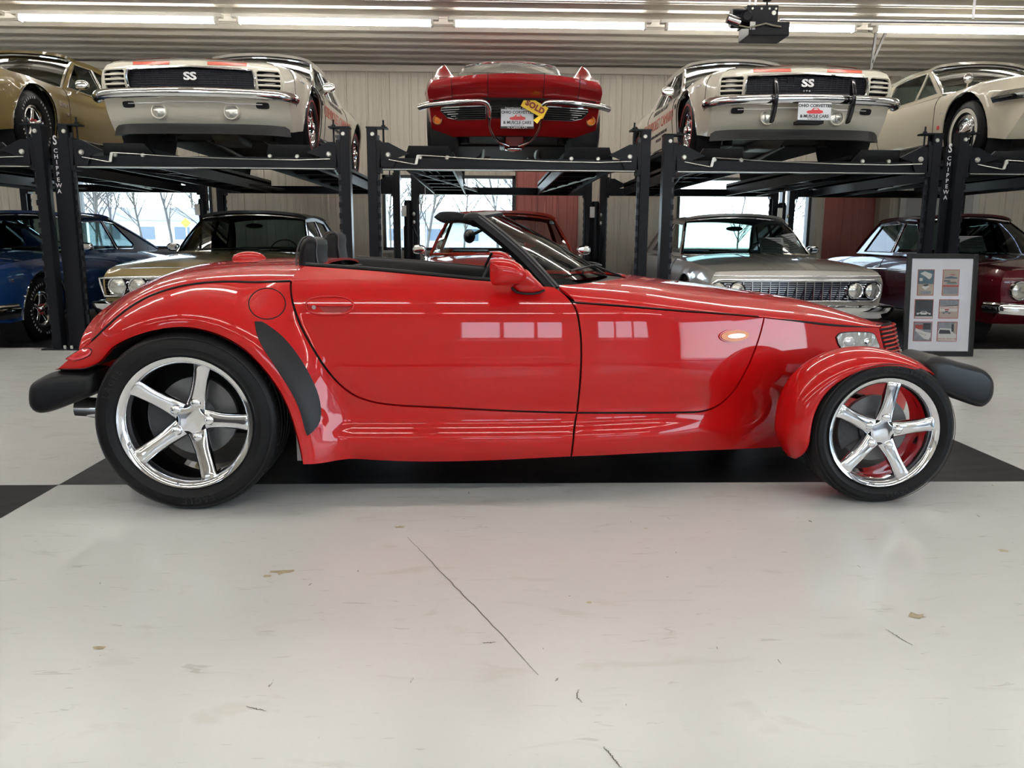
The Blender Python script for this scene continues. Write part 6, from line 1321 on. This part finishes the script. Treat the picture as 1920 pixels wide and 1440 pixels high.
tube('wiper', BLACKP, [tuple(p+[.015, 0, .01]) for p in g67.wsf(np.linspace(-.75, -.1, 8), np.full(8, .05))], .006, r); tube('wiper', BLACKP, [tuple(p+[.015, 0, .01]) for p in g67.wsf(np.linspace(-.05, .6, 8), np.full(8, .05))], .006, r)
# brick red car under the middle lift
sp = dict(CHV, wb=2.6, roofm=ORR, glass=GLASS, wstyle='rally', yr=.60, gh=[(.85,.93),(.35,1.33),(-.55,1.33),(-1.15,.93)], roofx=[(-.1,1.36)], wins=[[(.68,.96),(.33,1.28),(-.4,1.29),(-.75,.96)]], trim=False, bowa=.28,
    zct=[(-2.5,.84),(-1.5,.92),(.9,.95),(1.4,.92),(2.0,.84),(2.3,.76)], linerm=INTD, intm=mat('black_interior', (.012, .012, .013), .5))
rc = Car('brick_red_coupe', 'brick red coupe with a thin antenna, seen behind the roadster cockpit', .15, 7.35, 0, ORR, sp).build(lod=.07); r = rc.root
for s_ in (1, -1): rc.mirror(s_, .75); rc.lamp(s_*.7, .62, .09)
tube('antenna', DULLM, [(1.25, -.80, .88), (1.22, -.80, 1.62)], .0035, r, 6); MB().lathe([(0, .04), (.02, .03), (.025, 0)], (1.25, -.80, .875), 'z', 10).build('antenna_base', CHROME, r)
bumper(rc, [(1.95, -.97, .42), (2.15, -.96, .42), (2.36, -.90, .42), (2.43, 0, .42), (2.36, .90, .42), (2.15, .96, .42), (1.95, .97, .42)])
# dark blue fastback, lower far left
sp = dict(CHV, roofm=BLUEP, glass=TINT, wstyle='letters', gh=[(.62,.90),(.05,1.32),(-.85,1.33),(-2.05,.93)], roofx=[(-.4,1.35)], bowf=.05, xfront=[(.24,2.0),(.40,2.16),(.5,2.26),(.7,2.36),(.8,2.30)], wins=[[(.46,.94),(.05,1.27),(-.62,1.295),(-.72,.94)],[(-.76,.94),(-.67,1.295),(-.95,1.27),(-1.28,1.0),(-1.18,.94)]], wb=2.85)
bc = Car('blue_fastback', 'dark blue fastback coupe parked under the far left lift', -5.68, 7.75, 0, BLUEP, sp).build(lod=.06); r = bc.root; f = lambda y, z, o=0.: bc.fpt(y, z, o)
for s_ in (1, -1):
    bc.mirror(s_); tube('arch_trim', CHROME, [(bc.ax+bc.ar*math.cos(t), s_*(float(bc.sy(bc.ax+bc.ar*math.cos(t), bc.R+bc.ar*math.sin(t)))+.003), bc.R+bc.ar*math.sin(t)) for t in np.linspace(-.2, PI+.2, 30)], .008, r, 6)
    g = panel('grille', [(s_*a, b) for a, b in ((.1, .50), (.86, .50), (.90, .70), (.1, .70))], lambda u, v: bc.flift(u, v)+[.004, 0, 0], .1, GRL, r, thick=.004)
    tube('grille_surround', CHROME, [f(s_*a, b, .008) for a, b in ((.1, .50), (.5, .5), (.86, .50), (.88, .6), (.90, .70), (.5, .70), (.1, .70))], .010, r, 6, True)
    for y in (.55, .76): bc.lamp(s_*y, .60, .08)
    text('badge', '396', .05, CHROME, r, bend=lambda p, s_=s_: Vector((1.98-s_*p.x, s_*(float(bc.sy(1.98-s_*p.x, .66+p.y))+.004+p.z), .66+p.y)), ext=.003)
    bc.seam([(.72, .88), (.74, .6), (.70, .32)], s_)
bumper(bc, [(2.0, -.95, .38), (2.2, -.93, .38), (2.38, -.86, .38), (2.44, -.4, .38), (2.45, 0, .38), (2.44, .4, .38), (2.38, .86, .38), (2.2, .93, .38), (2.0, .95, .38)], prof=[(0, -.09), (.03, -.085), (.06, 0), (.03, .055), (0, .06), (-.02, 0)])
# maroon car, lower far right
sp = dict(CHV, W=1.80, roofm=MAROP, glass=TINT, wstyle='rally', wb=2.75, yr=.58, plan=[(-2.5,.76),(-2.2,.84),(-1.4,.88),(0,.89),(1.4,.89),(2.0,.87),(2.2,.82),(2.4,.70)],
    gh=[(.60,.92),(.05,1.36),(-1.0,1.35),(-1.35,.95)], roofx=[(-.5,1.39)], wins=[[(.44,.95),(.03,1.30),(.0,1.31),(-.3,1.325),(-.30,.95)],[(-.34,.95),(-.34,1.325),(-.90,1.30),(-1.12,.95)]], xfront=[(.24,2.05),(.36,2.16),(.5,2.2),(.7,2.2),(.8,2.16)], bowf=.1, bulge=[(1.9, .5, .66, .12, .03), (-2.0, .5, .72, .12, .02)])
mc = Car('maroon_sedan', 'dark maroon car with bright window frames parked under the far right lift', 6.15, 8.05, 0, MAROP, sp).build(lod=.06); r = mc.root; f = lambda y, z, o=0.: mc.fpt(y, z, o)
for s_ in (1, -1):
    mc.lamp(s_*.66, .60, .095, off=.01); mc.seam([(.52, .88), (.54, .6), (.50, .32)], s_); mc.seam([(-.32, .88), (-.32, .6), (-.34, .32)], s_)
    tube('side_trim', CHROME, [(x_, s_*(float(mc.sy(x_, .72+.02*x_*0))+.003), .74-.02*abs(x_)) for x_ in np.linspace(-2.1, 2.1, 16)], .006, r, 6)
    bumper(mc, [(2.02, s_*.86, .42), (2.20, s_*.80, .42), (2.30, s_*.6, .41), (2.36, s_*.3, .40), (2.37, 0, .40)][::-s_], prof=[(0, -.06), (.03, -.06), (.055, 0), (.03, .05), (0, .055), (-.02, 0)])
sheet(mc, -.30, .28, .34, .22, 0, 'white information sheet behind the maroon car windshield')
